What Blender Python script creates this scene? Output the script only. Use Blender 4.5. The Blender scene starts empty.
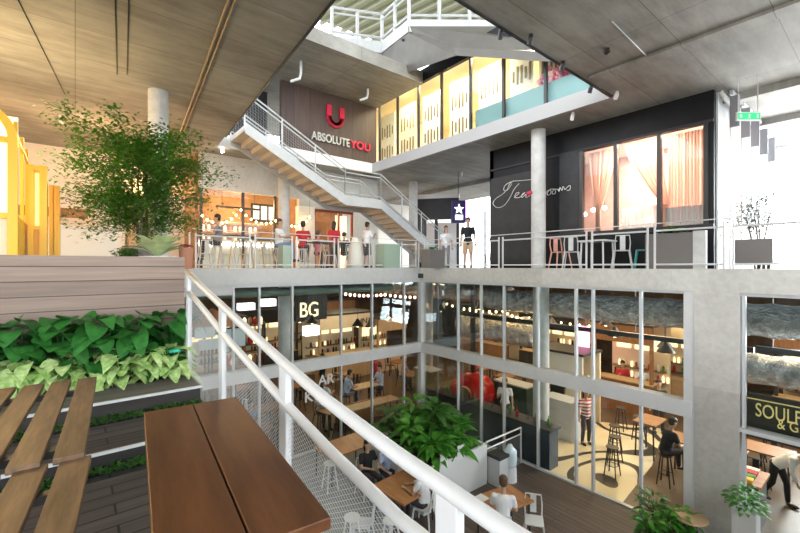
import bpy, bmesh, math, random
from mathutils import Vector, Matrix
R = math.radians
random.seed(7)
SC = bpy.context.scene
COL = SC.collection
# ------------------------------------------------------------------ camera, sky, exposure
F_PX = 403.0
CY, SY = 0.6275, 0.7786            # forward direction (x, y); right is (SY, -CY)
cam = bpy.data.cameras.new('camera'); camo = bpy.data.objects.new('camera', cam); COL.objects.link(camo)
cam.sensor_width = 36.0; cam.lens = 36.0 * F_PX / 800.0; cam.clip_start = 0.05; cam.clip_end = 400
camo.location = (0, 0, 0)
camo.rotation_euler = (R(90), 0, -math.atan2(CY, SY))
SC.camera = camo
SC.view_settings.view_transform = 'Standard'; SC.view_settings.look = 'None'
SC.view_settings.gamma = 1.0; SC.view_settings.use_curve_mapping = False
SC.view_settings.exposure = 1.7
SC.cycles.max_bounces = 8; SC.cycles.transparent_max_bounces = 24
SC.cycles.diffuse_bounces = 4; SC.cycles.glossy_bounces = 3; SC.cycles.transmission_bounces = 6
SC.cycles.sample_clamp_indirect = 6.0
SC.cycles.caustics_reflective = False; SC.cycles.caustics_refractive = False
W = bpy.data.worlds.new('sky'); SC.world = W; W.use_nodes = True
bg = W.node_tree.nodes['Background']
bg.inputs[0].default_value = (0.93, 0.97, 1.0, 1); bg.inputs[1].default_value = 2.1

def lamp(kind, loc, power, color=(1, .8, .55), size=.3, rot=None, sy=None):
    l = bpy.data.lights.new('lamp_light', kind); l.energy = power; l.color = color
    if kind == 'AREA':
        l.size = size
        if sy: l.shape = 'RECTANGLE'; l.size_y = sy
    elif kind == 'POINT': l.shadow_soft_size = size
    o = bpy.data.objects.new('lamp_light', l); COL.objects.link(o); o.location = loc
    if rot: o.rotation_euler = rot
    return o
WARM = (1, .66, .34)
lamp('AREA', (17.6, .5, 1.7), 1100, (.95, .98, 1), 11, (0, R(100), 0), 3.0)  # added daylight panel, no fitting here; brightens the ceiling on the right

# interior lamps of the lower food hall (down lights under the slab)
for x, y, e in ((13.2, 4.6, 190), (14.2, 8.6, 110), (16.8, 6.4, 260), (17, 11.5, 170), (14.5, 14.5, 110),
                (4.0, 16.5, 70), (9.6, 15.2, 110), (6, 19, 90), (11, 18, 200), (13.4, 0.8, 150), (17, 1, 120)):
    lamp('AREA', (x, y, -0.78), e * .27, (1, .70, .40), 1.6)
# upper level, cafes on the left
for x, y, z, e in ((2.0, 17.0, 2.6, 120), (5.0, 16.6, 2.4, 150), (-2.5, 13.5, 2.9, 95), (0.5, 13.8, 3.0, 60), (-5, 9.5, 2.8, 80), (8.0, 16.3, 2.4, 70)):
    lamp('POINT', (x, y, z), e * .6, (1, .60, .28), .25)
lamp('AREA', (12.2, 4.2, 3.3), 110, (1, .74, .58), 1.5)
# studio on the level above
for y in (4.5, 6.5, 8.5, 10.5, 12.5): lamp('AREA', (10.3, y, 6.95), 30, (1, .86, .56), .3); lamp('AREA', (12.8, y, 6.95), 34, (1, .86, .56), .3)

# ------------------------------------------------------------------ helpers
def ray(px, py): 
    u = (px - 400) / F_PX; v = (267 - py) / F_PX
    return Vector((CY + SY * u, SY - CY * u, v))
def PZ(px, py, z): r = ray(px, py); return r * (z / r.z)
def PX(px, py, x): r = ray(px, py); return r * (x / r.x)
def PY(px, py, y): r = ray(px, py); return r * (y / r.y)
def PD(px, py, d): return ray(px, py) * d

class MB:
    def __init__(s): s.v = []; s.f = []
    def add(s, vs, fs):
        n = len(s.v); s.v += [tuple(p) for p in vs]; s.f += [tuple(i + n for i in f) for f in fs]; return s
    def bx(s, x0, x1, y0, y1, z0, z1):
        vs = [(x, y, z) for z in (z0, z1) for y in (y0, y1) for x in (x0, x1)]
        return s.add(vs, [(0, 2, 3, 1), (4, 5, 7, 6), (0, 1, 5, 4), (2, 6, 7, 3), (0, 4, 6, 2), (1, 3, 7, 5)])
    def box(s, c, sz, rz=0, rx=0, ry=0):
        m = Matrix.Rotation(rz, 3, 'Z') @ Matrix.Rotation(ry, 3, 'Y') @ Matrix.Rotation(rx, 3, 'X'); c = Vector(c)
        vs = [c + m @ Vector((x * sz[0] / 2, y * sz[1] / 2, z * sz[2] / 2)) for z in (-1, 1) for y in (-1, 1) for x in (-1, 1)]
        return s.add(vs, [(0, 2, 3, 1), (4, 5, 7, 6), (0, 1, 5, 4), (2, 6, 7, 3), (0, 4, 6, 2), (1, 3, 7, 5)])
    def prism(s, poly, h, axis=(0, 0, 1)):
        a = Vector(axis) * h; p = [Vector(q) for q in poly]; n = len(p)
        vs = p + [q + a for q in p]
        return s.add(vs, [tuple(range(n))[::-1], tuple(range(n, 2 * n))] + [(i, (i + 1) % n, n + (i + 1) % n, n + i) for i in range(n)])
    def tube(s, pts, r, n=8, caps=True):
        pts = [Vector(p) for p in pts]; rs = r if isinstance(r, (list, tuple)) else [r] * len(pts)
        rings = []; up = None
        for i, p in enumerate(pts):
            t = (pts[min(i + 1, len(pts) - 1)] - pts[max(i - 1, 0)])
            if t.length < 1e-9: t = Vector((0, 0, 1))
            t.normalize()
            if up is None: up = Vector((0, 0, 1)) if abs(t.z) < .9 else Vector((1, 0, 0))
            a = t.cross(up); 
            if a.length < 1e-4: a = t.orthogonal()
            a.normalize(); b = a.cross(t).normalized(); up = b
            rings.append([p + (a * math.cos(2 * math.pi * k / n) + b * math.sin(2 * math.pi * k / n)) * rs[i] for k in range(n)])
        vs = [q for rg in rings for q in rg]; fs = []
        for i in range(len(pts) - 1):
            for k in range(n): fs.append((i * n + k, i * n + (k + 1) % n, (i + 1) * n + (k + 1) % n, (i + 1) * n + k))
        if caps: fs += [tuple(range(n))[::-1], tuple(range(len(vs) - n, len(vs)))]
        return s.add(vs, fs)
    def lathe(s, prof, c=(0, 0, 0), n=16):
        c = Vector(c); vs = []; fs = []; m = len(prof)
        for r, z in prof:
            for k in range(n): vs.append(c + Vector((r * math.cos(2 * math.pi * k / n), r * math.sin(2 * math.pi * k / n), z)))
        for i in range(m - 1):
            for k in range(n): fs.append((i * n + k, i * n + (k + 1) % n, (i + 1) * n + (k + 1) % n, (i + 1) * n + k))
        fs += [tuple(range(n))[::-1], tuple(range((m - 1) * n, m * n))]
        return s.add(vs, fs)
    def ell(s, c, r, nu=12, nv=8, m=None):
        c = Vector(c); vs = []; fs = []
        for i in range(1, nv):
            t = math.pi * i / nv
            for k in range(nu):
                a = 2 * math.pi * k / nu; q = Vector((r[0] * math.sin(t) * math.cos(a), r[1] * math.sin(t) * math.sin(a), r[2] * math.cos(t)))
                vs.append(c + (m @ q if m else q))
        top = Vector((0, 0, r[2])); top = m @ top if m else top
        vs += [c + top, c - top]; T = len(vs) - 2
        for i in range(nv - 2):
            for k in range(nu): fs.append((i * nu + k, (i + 1) * nu + k, (i + 1) * nu + (k + 1) % nu, i * nu + (k + 1) % nu))
        for k in range(nu):
            fs.append((T, k, (k + 1) % nu)); b = (nv - 2) * nu; fs.append((T + 1, b + (k + 1) % nu, b + k))
        return s.add(vs, fs)
    def leaf(s, base, d, L, w, droop=.4, side=None, fold=.25, heart=False):
        d = Vector(d).normalized(); up = Vector((0, 0, 1))
        sd = d.cross(up); sd = sd.normalized() if sd.length > 1e-3 else Vector((1, 0, 0))
        if side is not None: sd = (Matrix.Rotation(side, 3, d) @ sd)
        nr = sd.cross(d).normalized(); p = Vector(base); vs = []; n = 5
        prof = (.35, .92, 1.0, .92, .66, 0) if heart else (.08, .6, 1., .85, .5, 0)
        for i in range(n + 1):
            t = i / n; q = p + d * (L * t) - up * (droop * L * t * t) ; ww = w * prof[i] * .5
            vs += [q - sd * ww + nr * (fold * ww), q, q + sd * ww + nr * (fold * ww)]
        fs = []
        for i in range(n):
            a = i * 3; fs += [(a, a + 1, a + 4, a + 3), (a + 1, a + 2, a + 5, a + 4)]
        return s.add(vs, fs)
    def build(s, name, m, parent=None, smooth=False, bevel=0, world=False, solid=0):
        vs = s.v
        if world and parent is not None:
            o = parent.location; vs = [(a - o.x, b - o.y, c - o.z) for a, b, c in vs]
        me = bpy.data.meshes.new(name); me.from_pydata(vs, [], s.f); me.update()
        if smooth: me.polygons.foreach_set('use_smooth', [True] * len(me.polygons))
        if m is not None: me.materials.append(m)
        ob = bpy.data.objects.new(name, me); COL.objects.link(ob)
        if parent is not None: ob.parent = parent
        if solid:
            q = ob.modifiers.new('s', 'SOLIDIFY'); q.thickness = solid
        if bevel:
            q = ob.modifiers.new('b', 'BEVEL'); q.width = bevel; q.segments = 2
        return ob

def tag(o, label=None, cat=None, group=None, kind=None):
    if label: o['label'] = label
    if cat: o['category'] = cat
    if group: o['group'] = group
    if kind: o['kind'] = kind
    return o
def thing(name, label, cat, loc=(0, 0, 0), rz=0, group=None, kind=None):
    o = bpy.data.objects.new(name, None); COL.objects.link(o); o.location = loc; o.rotation_euler = (0, 0, rz)
    o.empty_display_size = .2
    return tag(o, label, cat, group, kind)
def kids(o): return [c for c in COL.objects if c.parent == o]
def copy_tree(o, loc, rz=None, label=None):
    c = o.copy(); COL.objects.link(c); c.location = loc
    if rz is not None: c.rotation_euler = (0, 0, rz)
    if label: c['label'] = label
    for ch in KID(o):
        d = ch.copy(); COL.objects.link(d); d.parent = c
        for g in KID(ch):
            e = g.copy(); COL.objects.link(e); e.parent = d
    return c
def KID(o): return list(o.children)
def struct(name, mb, m, parent=None, **k): 
    o = mb.build(name, m, parent, **k)
    if parent is None: o['kind'] = 'structure'
    return o
ORD = ['first', 'second', 'third', 'fourth', 'fifth', 'sixth', 'seventh', 'eighth', 'ninth', 'tenth', 'eleventh', 'twelfth', 'thirteenth', 'fourteenth', 'fifteenth', 'sixteenth', 'seventeenth', 'eighteenth']
def text_obj(name, s, size, m, parent=None, loc=(0, 0, 0), rot=(0, 0, 0), extrude=.01, shear=0, sx=1, align='LEFT', off=0):
    c = bpy.data.curves.new(name, 'FONT'); c.body = s; c.size = size; c.extrude = extrude; c.shear = shear; c.align_x = align; c.offset = off
    o = bpy.data.objects.new(name, c); COL.objects.link(o); o.location = loc; o.rotation_euler = rot; o.scale = (sx, 1, 1)
    dg = bpy.context.evaluated_depsgraph_get(); dg.update(); me = bpy.data.meshes.new_from_object(o.evaluated_get(dg)); me.materials.clear(); me.materials.append(m)
    bpy.data.objects.remove(o); o = bpy.data.objects.new(name, me); COL.objects.link(o); o.location = loc; o.rotation_euler = rot; o.scale = (sx, 1, 1)
    if parent is not None: o.parent = parent
    return o

# ------------------------------------------------------------------ materials
def mat(name, col, rough=.6, metal=0, noise=None, bump=0, col2=None, emit=0, coords='Object', scale=(1, 1, 1), detail=5, spec=.5):
    m = bpy.data.materials.new(name); m.use_nodes = True; nt = m.node_tree; b = nt.nodes['Principled BSDF']
    b.inputs['Base Color'].default_value = (*col, 1); b.inputs['Roughness'].default_value = rough; b.inputs['Metallic'].default_value = metal
    b.inputs['Specular IOR Level'].default_value = spec
    if emit:
        b.inputs['Emission Color'].default_value = (*col, 1); b.inputs['Emission Strength'].default_value = emit
    if noise or bump:
        tc = nt.nodes.new('ShaderNodeTexCoord'); mp = nt.nodes.new('ShaderNodeMapping'); mp.inputs['Scale'].default_value = scale
        nt.links.new(tc.outputs[coords], mp.inputs[0])
        nz = nt.nodes.new('ShaderNodeTexNoise'); nz.inputs['Scale'].default_value = noise or 5; nz.inputs['Detail'].default_value = detail; nz.inputs['Roughness'].default_value = .65
        nt.links.new(mp.outputs[0], nz.inputs['Vector'])
        if col2:
            cr = nt.nodes.new('ShaderNodeValToRGB'); cr.color_ramp.elements[0].position = .33; cr.color_ramp.elements[1].position = .67
            cr.color_ramp.elements[0].color = (*col, 1); cr.color_ramp.elements[1].color = (*col2, 1)
            nt.links.new(nz.outputs['Fac'], cr.inputs[0]); nt.links.new(cr.outputs[0], b.inputs['Base Color'])
        if bump:
            bp = nt.nodes.new('ShaderNodeBump'); bp.inputs['Strength'].default_value = bump; bp.inputs['Distance'].default_value = .02
            nt.links.new(nz.outputs['Fac'], bp.inputs['Height']); nt.links.new(bp.outputs[0], b.inputs['Normal'])
    return m
def concrete(name, a, b_, pw=2.4, ph=1.2, joint=.012, jcol=.45, plane='xy', rough=.75, streak=False):
    m = bpy.data.materials.new(name); m.use_nodes = True; nt = m.node_tree; N = nt.nodes; L = nt.links; bs = N['Principled BSDF']
    bs.inputs['Roughness'].default_value = rough
    geo = N.new('ShaderNodeTexCoord'); sp = N.new('ShaderNodeSeparateXYZ'); L.new(geo.outputs['Object'], sp.inputs[0])
    cb = N.new('ShaderNodeCombineXYZ'); L.new(sp.outputs[plane[0].upper()], cb.inputs[0]); L.new(sp.outputs[plane[1].upper()], cb.inputs[1])
    br = N.new('ShaderNodeTexBrick'); br.offset = 0; br.inputs['Scale'].default_value = 1; br.inputs['Brick Width'].default_value = pw
    br.inputs['Row Height'].default_value = ph; br.inputs['Mortar Size'].default_value = joint; br.inputs['Mortar Smooth'].default_value = .4
    br.inputs['Color1'].default_value = (1, 1, 1, 1); br.inputs['Color2'].default_value = (.82, .82, .82, 1); br.inputs['Mortar'].default_value = (jcol, jcol, jcol, 1)
    L.new(cb.outputs[0], br.inputs['Vector'])
    n1 = N.new('ShaderNodeTexNoise'); n1.inputs['Scale'].default_value = .55; n1.inputs['Detail'].default_value = 8; n1.inputs['Roughness'].default_value = .6
    n2 = N.new('ShaderNodeTexNoise'); n2.inputs['Scale'].default_value = 9; n2.inputs['Detail'].default_value = 6; n2.inputs['Roughness'].default_value = .7
    L.new(geo.outputs['Object'], n1.inputs['Vector']); L.new(geo.outputs['Object'], n2.inputs['Vector'])
    mx = N.new('ShaderNodeMix'); mx.data_type = 'FLOAT'; mx.inputs[0].default_value = .4
    if streak:
        mp = N.new('ShaderNodeMapping'); mp.inputs['Scale'].default_value = (.6, 3.2, 1); mp.inputs['Rotation'].default_value = (0, 0, .03); L.new(geo.outputs['Object'], mp.inputs[0]); L.new(mp.outputs[0], n2.inputs['Vector'])
        n2.inputs['Scale'].default_value = 1.6; mx.inputs[0].default_value = .45
    L.new(n1.outputs['Fac'], mx.inputs[2]); L.new(n2.outputs['Fac'], mx.inputs[3])
    cr = N.new('ShaderNodeValToRGB'); cr.color_ramp.elements[0].position = .36; cr.color_ramp.elements[1].position = .62
    cr.color_ramp.elements[0].color = (*a, 1); cr.color_ramp.elements[1].color = (*b_, 1); L.new(mx.outputs[0], cr.inputs[0])
    mu = N.new('ShaderNodeMixRGB'); mu.blend_type = 'MULTIPLY'; mu.inputs[0].default_value = 1
    L.new(cr.outputs[0], mu.inputs[1]); L.new(br.outputs['Color'], mu.inputs[2]); L.new(mu.outputs[0], bs.inputs['Base Color'])
    bp = N.new('ShaderNodeBump'); bp.inputs['Strength'].default_value = .3; bp.inputs['Distance'].default_value = .01
    L.new(n2.outputs['Fac'], bp.inputs['Height']); L.new(bp.outputs[0], bs.inputs['Normal'])
    return m
def boards(name, a, b_, width, along='x', gap=.05, rough=.55, length=3.0, gcol=.15, vert=None, grain=1.0):
    """plank surface: boards run along one axis, width across the other"""
    m = bpy.data.materials.new(name); m.use_nodes = True; nt = m.node_tree; N = nt.nodes; L = nt.links; bs = N['Principled BSDF']
    bs.inputs['Roughness'].default_value = rough
    geo = N.new('ShaderNodeTexCoord'); sp = N.new('ShaderNodeSeparateXYZ'); L.new(geo.outputs['Object'], sp.inputs[0])
    ad = N.new('ShaderNodeMath'); ad.operation = 'ADD'; ad.inputs[1].default_value = 37.3; L.new(sp.outputs[along.upper()], ad.inputs[0])
    cb = N.new('ShaderNodeCombineXYZ'); L.new(ad.outputs[0], cb.inputs[0])
    ac = vert or ('y' if along == 'x' else 'x'); L.new(sp.outputs[ac.upper()], cb.inputs[1])
    br = N.new('ShaderNodeTexBrick'); br.offset = .5; br.inputs['Scale'].default_value = 1; br.inputs['Brick Width'].default_value = length
    br.inputs['Row Height'].default_value = width; br.inputs['Mortar Size'].default_value = gap * width; br.inputs['Mortar Smooth'].default_value = .1
    br.inputs['Color1'].default_value = (1, 1, 1, 1); br.inputs['Color2'].default_value = (.72, .72, .74, 1); br.inputs['Mortar'].default_value = (gcol, gcol, gcol, 1)
    L.new(cb.outputs[0], br.inputs['Vector'])
    mp = N.new('ShaderNodeMapping'); sc = {'x': (1.2, 22, 22), 'y': (22, 1.2, 22), 'z': (22, 22, 1.2)}[along]
    mp.inputs['Scale'].default_value = sc; L.new(geo.outputs['Object'], mp.inputs[0])
    nz = N.new('ShaderNodeTexNoise'); nz.inputs['Scale'].default_value = grain; nz.inputs['Detail'].default_value = 6; L.new(mp.outputs[0], nz.inputs['Vector'])
    cr = N.new('ShaderNodeValToRGB'); cr.color_ramp.elements[0].position = .3; cr.color_ramp.elements[1].position = .7
    cr.color_ramp.elements[0].color = (*a, 1); cr.color_ramp.elements[1].color = (*b_, 1); L.new(nz.outputs['Fac'], cr.inputs[0])
    mu = N.new('ShaderNodeMixRGB'); mu.blend_type = 'MULTIPLY'; mu.inputs[0].default_value = 1
    L.new(cr.outputs[0], mu.inputs[1]); L.new(br.outputs['Color'], mu.inputs[2]); L.new(mu.outputs[0], bs.inputs['Base Color'])
    bp = N.new('ShaderNodeBump'); bp.inputs['Strength'].default_value = .5; bp.inputs['Distance'].default_value = .004
    L.new(br.outputs['Fac'], bp.inputs['Height']); bp.invert = True; L.new(bp.outputs[0], bs.inputs['Normal'])
    return m
def glass(name, tint=(.9, .96, .94), refl=.5, rough=.0):
    m = bpy.data.materials.new(name); m.use_nodes = True; nt = m.node_tree; N = nt.nodes; L = nt.links
    N.remove(N['Principled BSDF']); out = N['Material Output']
    t = N.new('ShaderNodeBsdfTransparent'); t.inputs[0].default_value = (*tint, 1)
    g = N.new('ShaderNodeBsdfGlossy'); g.inputs['Roughness'].default_value = rough; g.inputs[0].default_value = (.9, .95, 1, 1)
    lw = N.new('ShaderNodeFresnel'); lw.inputs[0].default_value = 1.45
    mm = N.new('ShaderNodeMath'); mm.operation = 'MULTIPLY'; mm.inputs[1].default_value = refl; L.new(lw.outputs[0], mm.inputs[0])
    mx = N.new('ShaderNodeMixShader'); L.new(mm.outputs[0], mx.inputs[0]); L.new(t.outputs[0], mx.inputs[1]); L.new(g.outputs[0], mx.inputs[2])
    L.new(mx.outputs[0], out.inputs[0]); return m
def translucent(name, col, t=.5, alpha=0):
    m = bpy.data.materials.new(name); m.use_nodes = True; nt = m.node_tree; N = nt.nodes; L = nt.links
    N.remove(N['Principled BSDF']); out = N['Material Output']
    d = N.new('ShaderNodeBsdfDiffuse'); d.inputs[0].default_value = (*col, 1); tr = N.new('ShaderNodeBsdfTranslucent'); tr.inputs[0].default_value = (*col, 1)
    mx = N.new('ShaderNodeMixShader'); mx.inputs[0].default_value = t; L.new(d.outputs[0], mx.inputs[1]); L.new(tr.outputs[0], mx.inputs[2])
    last = mx
    if alpha:
        tp = N.new('ShaderNodeBsdfTransparent'); m2 = N.new('ShaderNodeMixShader'); m2.inputs[0].default_value = alpha
        L.new(mx.outputs[0], m2.inputs[1]); L.new(tp.outputs[0], m2.inputs[2]); last = m2
    L.new(last.outputs[0], out.inputs[0]); return m
def leafmat(name, a, b_, scale=14):
    m = mat(name, a, .45, noise=scale, col2=b_, detail=2)
    nt = m.node_tree; b = nt.nodes['Principled BSDF']; b.inputs['Subsurface Weight'].default_value = 0
    tr = nt.nodes.new('ShaderNodeBsdfTranslucent'); mx = nt.nodes.new('ShaderNodeMixShader'); mx.inputs[0].default_value = .3
    src = b.inputs['Base Color'].links[0].from_socket; nt.links.new(src, tr.inputs[0])
    nt.links.new(b.outputs[0], mx.inputs[1]); nt.links.new(tr.outputs[0], mx.inputs[2]); nt.links.new(mx.outputs[0], nt.nodes['Material Output'].inputs[0])
    return m

M = {}
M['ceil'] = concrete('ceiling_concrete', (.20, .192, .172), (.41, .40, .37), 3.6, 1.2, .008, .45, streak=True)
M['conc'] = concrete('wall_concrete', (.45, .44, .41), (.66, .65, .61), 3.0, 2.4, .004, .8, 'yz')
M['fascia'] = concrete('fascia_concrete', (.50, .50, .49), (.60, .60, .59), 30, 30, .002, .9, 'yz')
M['column'] = mat('column_concrete', (.50, .50, .49), .8, noise=4, col2=(.64, .64, .63), bump=.2)
M['white'] = mat('white_paint', (.70, .71, .71), .4)
M['wpost'] = mat('white_powder_coat', (.60, .61, .62), .35, noise=6, col2=(.66, .67, .67), bump=.02)
M['greysteel'] = mat('grey_steel_frame', (.55, .57, .59), .45, noise=3, col2=(.62, .64, .66))
M['beam'] = mat('white_steel_beam', (.60, .62, .64), .5, noise=2, col2=(.68, .69, .70))
M['black'] = mat('black_panel', (.006, .007, .010), .5, noise=2, col2=(.012, .013, .017), spec=.25)
M['dark'] = mat('dark_steel', (.03, .03, .032), .4)
M['dgrey'] = mat('dark_grey_panel', (.030, .031, .034), .55, noise=3, col2=(.042, .043, .047), spec=.3)
M['deck'] = boards('grey_brown_deck', (.075, .062, .055), (.125, .108, .098), .14, 'x', .05)
M['deck2'] = boards('court_deck', (.085, .06, .048), (.15, .11, .09), .14, 'y', .05)
M['wallboard'] = boards('planter_cladding', (.235, .165, .125), (.33, .24, .19), .156, 'x', .035, vert='z', length=200, gcol=.25)
M['step'] = boards('step_board', (.13, .11, .10), (.20, .175, .16), .25, 'x', .02, length=30)
M['slat'] = mat('slat_wood', (.075, .042, .02), .5, noise=3, col2=(.19, .112, .058), scale=(9, 1, 9), bump=.1)
M['tablewood'] = mat('table_wood', (.062, .021, .0065), .42, noise=2.2, col2=(.125, .046, .015), scale=(7, .8, 7), bump=.06, spec=.35)
M['tableedge'] = mat('table_edge_wood', (.42, .22, .11), .5, noise=4, col2=(.5, .28, .15))
M['orangewood'] = mat('orange_table_wood', (.34, .14, .05), .45, noise=2, col2=(.5, .24, .10), scale=(8, 1, 8))
M['wood'] = mat('warm_wood', (.20, .09, .035), .5, noise=3, col2=(.32, .16, .07), scale=(6, 1, 1))
M['palewood'] = mat('pale_wood', (.50, .33, .18), .55, noise=3, col2=(.62, .44, .26), scale=(6, 1, 1))
M['glass'] = glass('window_glass', (.93, .97, .96), .45)
M['softglass'] = glass('low_reflection_glass', (.95, .98, .97), .08)
M['clearglass'] = glass('bottle_plastic', (.80, .9, .95), 1.0)
M['soil'] = mat('soil', (.03, .018, .012), .9, noise=30, col2=(.07, .045, .03), bump=.6)
M['floorg'] = concrete('court_paving', (.24, .24, .235), (.33, .33, .32), 2.4, 1.2, .006, .7)
M['floori'] = mat('hall_floor', (.09, .055, .03), .45, noise=1.5, col2=(.12, .08, .048))
M['floorup'] = mat('upper_floor', (.40, .39, .37), .5, noise=2, col2=(.48, .47, .45))
M['foil'] = mat('silver_duct', (.42, .45, .47), .22, metal=.85, noise=4.5, bump=1.0, scale=(1, 1.2, 1.2), col2=(.92, .95, .97)); M['foil'].node_tree.nodes['Bump'].inputs['Distance'].default_value = .25
M['cream'] = mat('cream_wall', (.78, .66, .46), .6, noise=2, col2=(.84, .74, .56))
M['creamw'] = mat('cream_white_wall', (.80, .77, .70), .6)
M['brown'] = boards('brown_vertical_panel', (.065, .038, .032), (.105, .066, .055), .62, 'z', .012, vert='x', length=9)
M['yellow'] = mat('yellow_paint', (.85, .50, .015), .4)
M['red'] = mat('red_enamel', (.55, .015, .012), .25)
M['redsign'] = mat('red_sign', (.62, .012, .055), .4)
M['greysign'] = mat('grey_sign', (.42, .42, .41), .4, metal=.3)
M['terra'] = mat('terracotta', (.45, .2, .12), .7)
M['taupe'] = mat('taupe_planter', (.165, .15, .14), .6)
M['teal'] = mat('teal_film', (.20, .33, .35), .5)
M['pinkcurtain'] = translucent('pink_curtain', (.92, .70, .62), .6, .12)
M['whitecurtain'] = translucent('white_curtain', (.9, .9, .92), .6)
M['bulb'] = mat('bulb_glow', (1, .62, .25), emit=9)
M['bulbw'] = mat('bulb_white', (1, .9, .75), emit=8)
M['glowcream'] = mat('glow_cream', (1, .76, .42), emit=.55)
M['glowwhite'] = mat('glow_white', (.92, .95, 1), emit=.8)
M['glowpink'] = mat('glow_pink', (1, .25, .55), emit=2.0)
M['glowpurple'] = mat('glow_purple', (.35, .2, .9), emit=1.5)
M['green'] = leafmat('tree_leaf', (.05, .17, .012), (.14, .36, .04))
M['gleaf'] = leafmat('broad_leaf', (.03, .19, .02), (.14, .42, .05), 5)
M['darkleaf'] = leafmat('dark_leaf', (.02, .13, .02), (.06, .27, .05), 9)
M['paleleaf'] = leafmat('pale_leaf', (.28, .52, .12), (.72, .86, .42), 16)
M['hedge'] = leafmat('ground_leaf', (.03, .11, .02), (.08, .22, .04), 30)
M['stem'] = mat('stem', (.13, .10, .07), .8)
M['sparse'] = leafmat('sparse_leaf', (.05, .07, .04), (.10, .12, .07))
M['skin'] = mat('skin', (.52, .32, .22), .5)
M['hair'] = mat('dark_hair', (.018, .012, .010), .5)
M['hairb'] = mat('brown_hair', (.09, .045, .022), .5)
M['eye'] = mat('eye', (.01, .008, .008), .2)
for k, c in dict(cwhite=(.78, .79, .82), cblack=(.012, .013, .016), cred=(.55, .03, .04), cbeige=(.55, .38, .24), cblue=(.42, .50, .68), cgrey=(.24, .24, .26), cnavy=(.03, .04, .09), cpink=(.7, .22, .25), cdark=(.05, .045, .05), cdenim=(.16, .24, .42)).items():
    M[k] = mat('cloth_' + k[1:], c, .85, noise=40, bump=.1)
def stripes(name, a, b_, per):
    m = mat(name, a, .8); nt = m.node_tree; tc = nt.nodes.new('ShaderNodeTexCoord'); sp = nt.nodes.new('ShaderNodeSeparateXYZ'); nt.links.new(tc.outputs['Object'], sp.inputs[0])
    q = nt.nodes.new('ShaderNodeMath'); q.operation = 'MULTIPLY'; q.inputs[1].default_value = 1 / per; nt.links.new(sp.outputs[2], q.inputs[0])
    f = nt.nodes.new('ShaderNodeMath'); f.operation = 'FRACT'; nt.links.new(q.outputs[0], f.inputs[0])
    g = nt.nodes.new('ShaderNodeMath'); g.operation = 'GREATER_THAN'; g.inputs[1].default_value = .5; nt.links.new(f.outputs[0], g.inputs[0])
    mx = nt.nodes.new('ShaderNodeMixRGB'); mx.inputs[1].default_value = (*a, 1); mx.inputs[2].default_value = (*b_, 1); nt.links.new(g.outputs[0], mx.inputs[0])
    nt.links.new(mx.outputs[0], nt.nodes['Principled BSDF'].inputs['Base Color']); return m
M['cstripe'] = stripes('cloth_red_stripe', (.75, .74, .72), (.45, .05, .06), .10)

# ------------------------------------------------------------------ dimensions
XF, YF = 9.75, 10.88      # planes of the right and left facades of the court
ZU, ZS, ZG = -0.05, -0.50, -5.50
ZC, Z4 = 3.90, 4.27

# ------------------------------------------------------------------ STRUCTURE
struct('ground', MB().bx(-120, 120, -120, 120, ZG - .6, ZG - .4), mat('outside_ground', (.22, .22, .20), .9, noise=.5, col2=(.28, .28, .26)))  # unseen outside ground, added to block sky light from below
# ground floor
struct('floor', MB().bx(1.0, XF, -4, YF, ZG - .1, ZG), M['floorg'])
struct('floor_deck', MB().bx(4.9, XF - .02, -3.9, 6.62, ZG, ZG + .02), M['deck2'])
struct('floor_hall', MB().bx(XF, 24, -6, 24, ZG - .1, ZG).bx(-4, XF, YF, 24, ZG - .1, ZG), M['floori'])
# patterned terrazzo inlay inside the right facade: cream with black curls
def swirl():
    m = bpy.data.materials.new('cream_floor_with_black_curls'); m.use_nodes = True; nt = m.node_tree; N = nt.nodes; L = nt.links; b = N['Principled BSDF']
    b.inputs['Roughness'].default_value = .3
    tc = N.new('ShaderNodeTexCoord'); nz = N.new('ShaderNodeTexNoise'); nz.inputs['Scale'].default_value = .62; nz.inputs['Detail'].default_value = 0; L.new(tc.outputs['Object'], nz.inputs['Vector'])
    q = N.new('ShaderNodeMath'); q.operation = 'MULTIPLY'; q.inputs[1].default_value = 4.5; L.new(nz.outputs['Fac'], q.inputs[0])
    f = N.new('ShaderNodeMath'); f.operation = 'FRACT'; L.new(q.outputs[0], f.inputs[0])
    g = N.new('ShaderNodeMath'); g.operation = 'GREATER_THAN'; g.inputs[1].default_value = .72; L.new(f.outputs[0], g.inputs[0])
    mx = N.new('ShaderNodeMixRGB'); mx.inputs[1].default_value = (.80, .70, .48, 1); mx.inputs[2].default_value = (.05, .045, .04, 1); L.new(g.outputs[0], mx.inputs[0])
    L.new(mx.outputs[0], b.inputs['Base Color']); return m
struct('floor_inlay', MB().prism([(XF + .15, 4.05, ZG), (XF + .15, 7.2, ZG), (13.2, 8.6, ZG), (15.5, 5.0, ZG), (12.4, 4.3, ZG)], .012), swirl())
# upper floor slab round the court
slab = MB().prism([(-9, 5.62, ZS), (1.0, 5.62, ZS), (1.95, YF, ZS), (-9, YF, ZS)], ZU - ZS).bx(-9, 24, YF, 24, ZS, ZU).bx(XF, 18, -6, YF, ZS, ZU)
struct('floor_upper', slab, M['floorup'])
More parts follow.
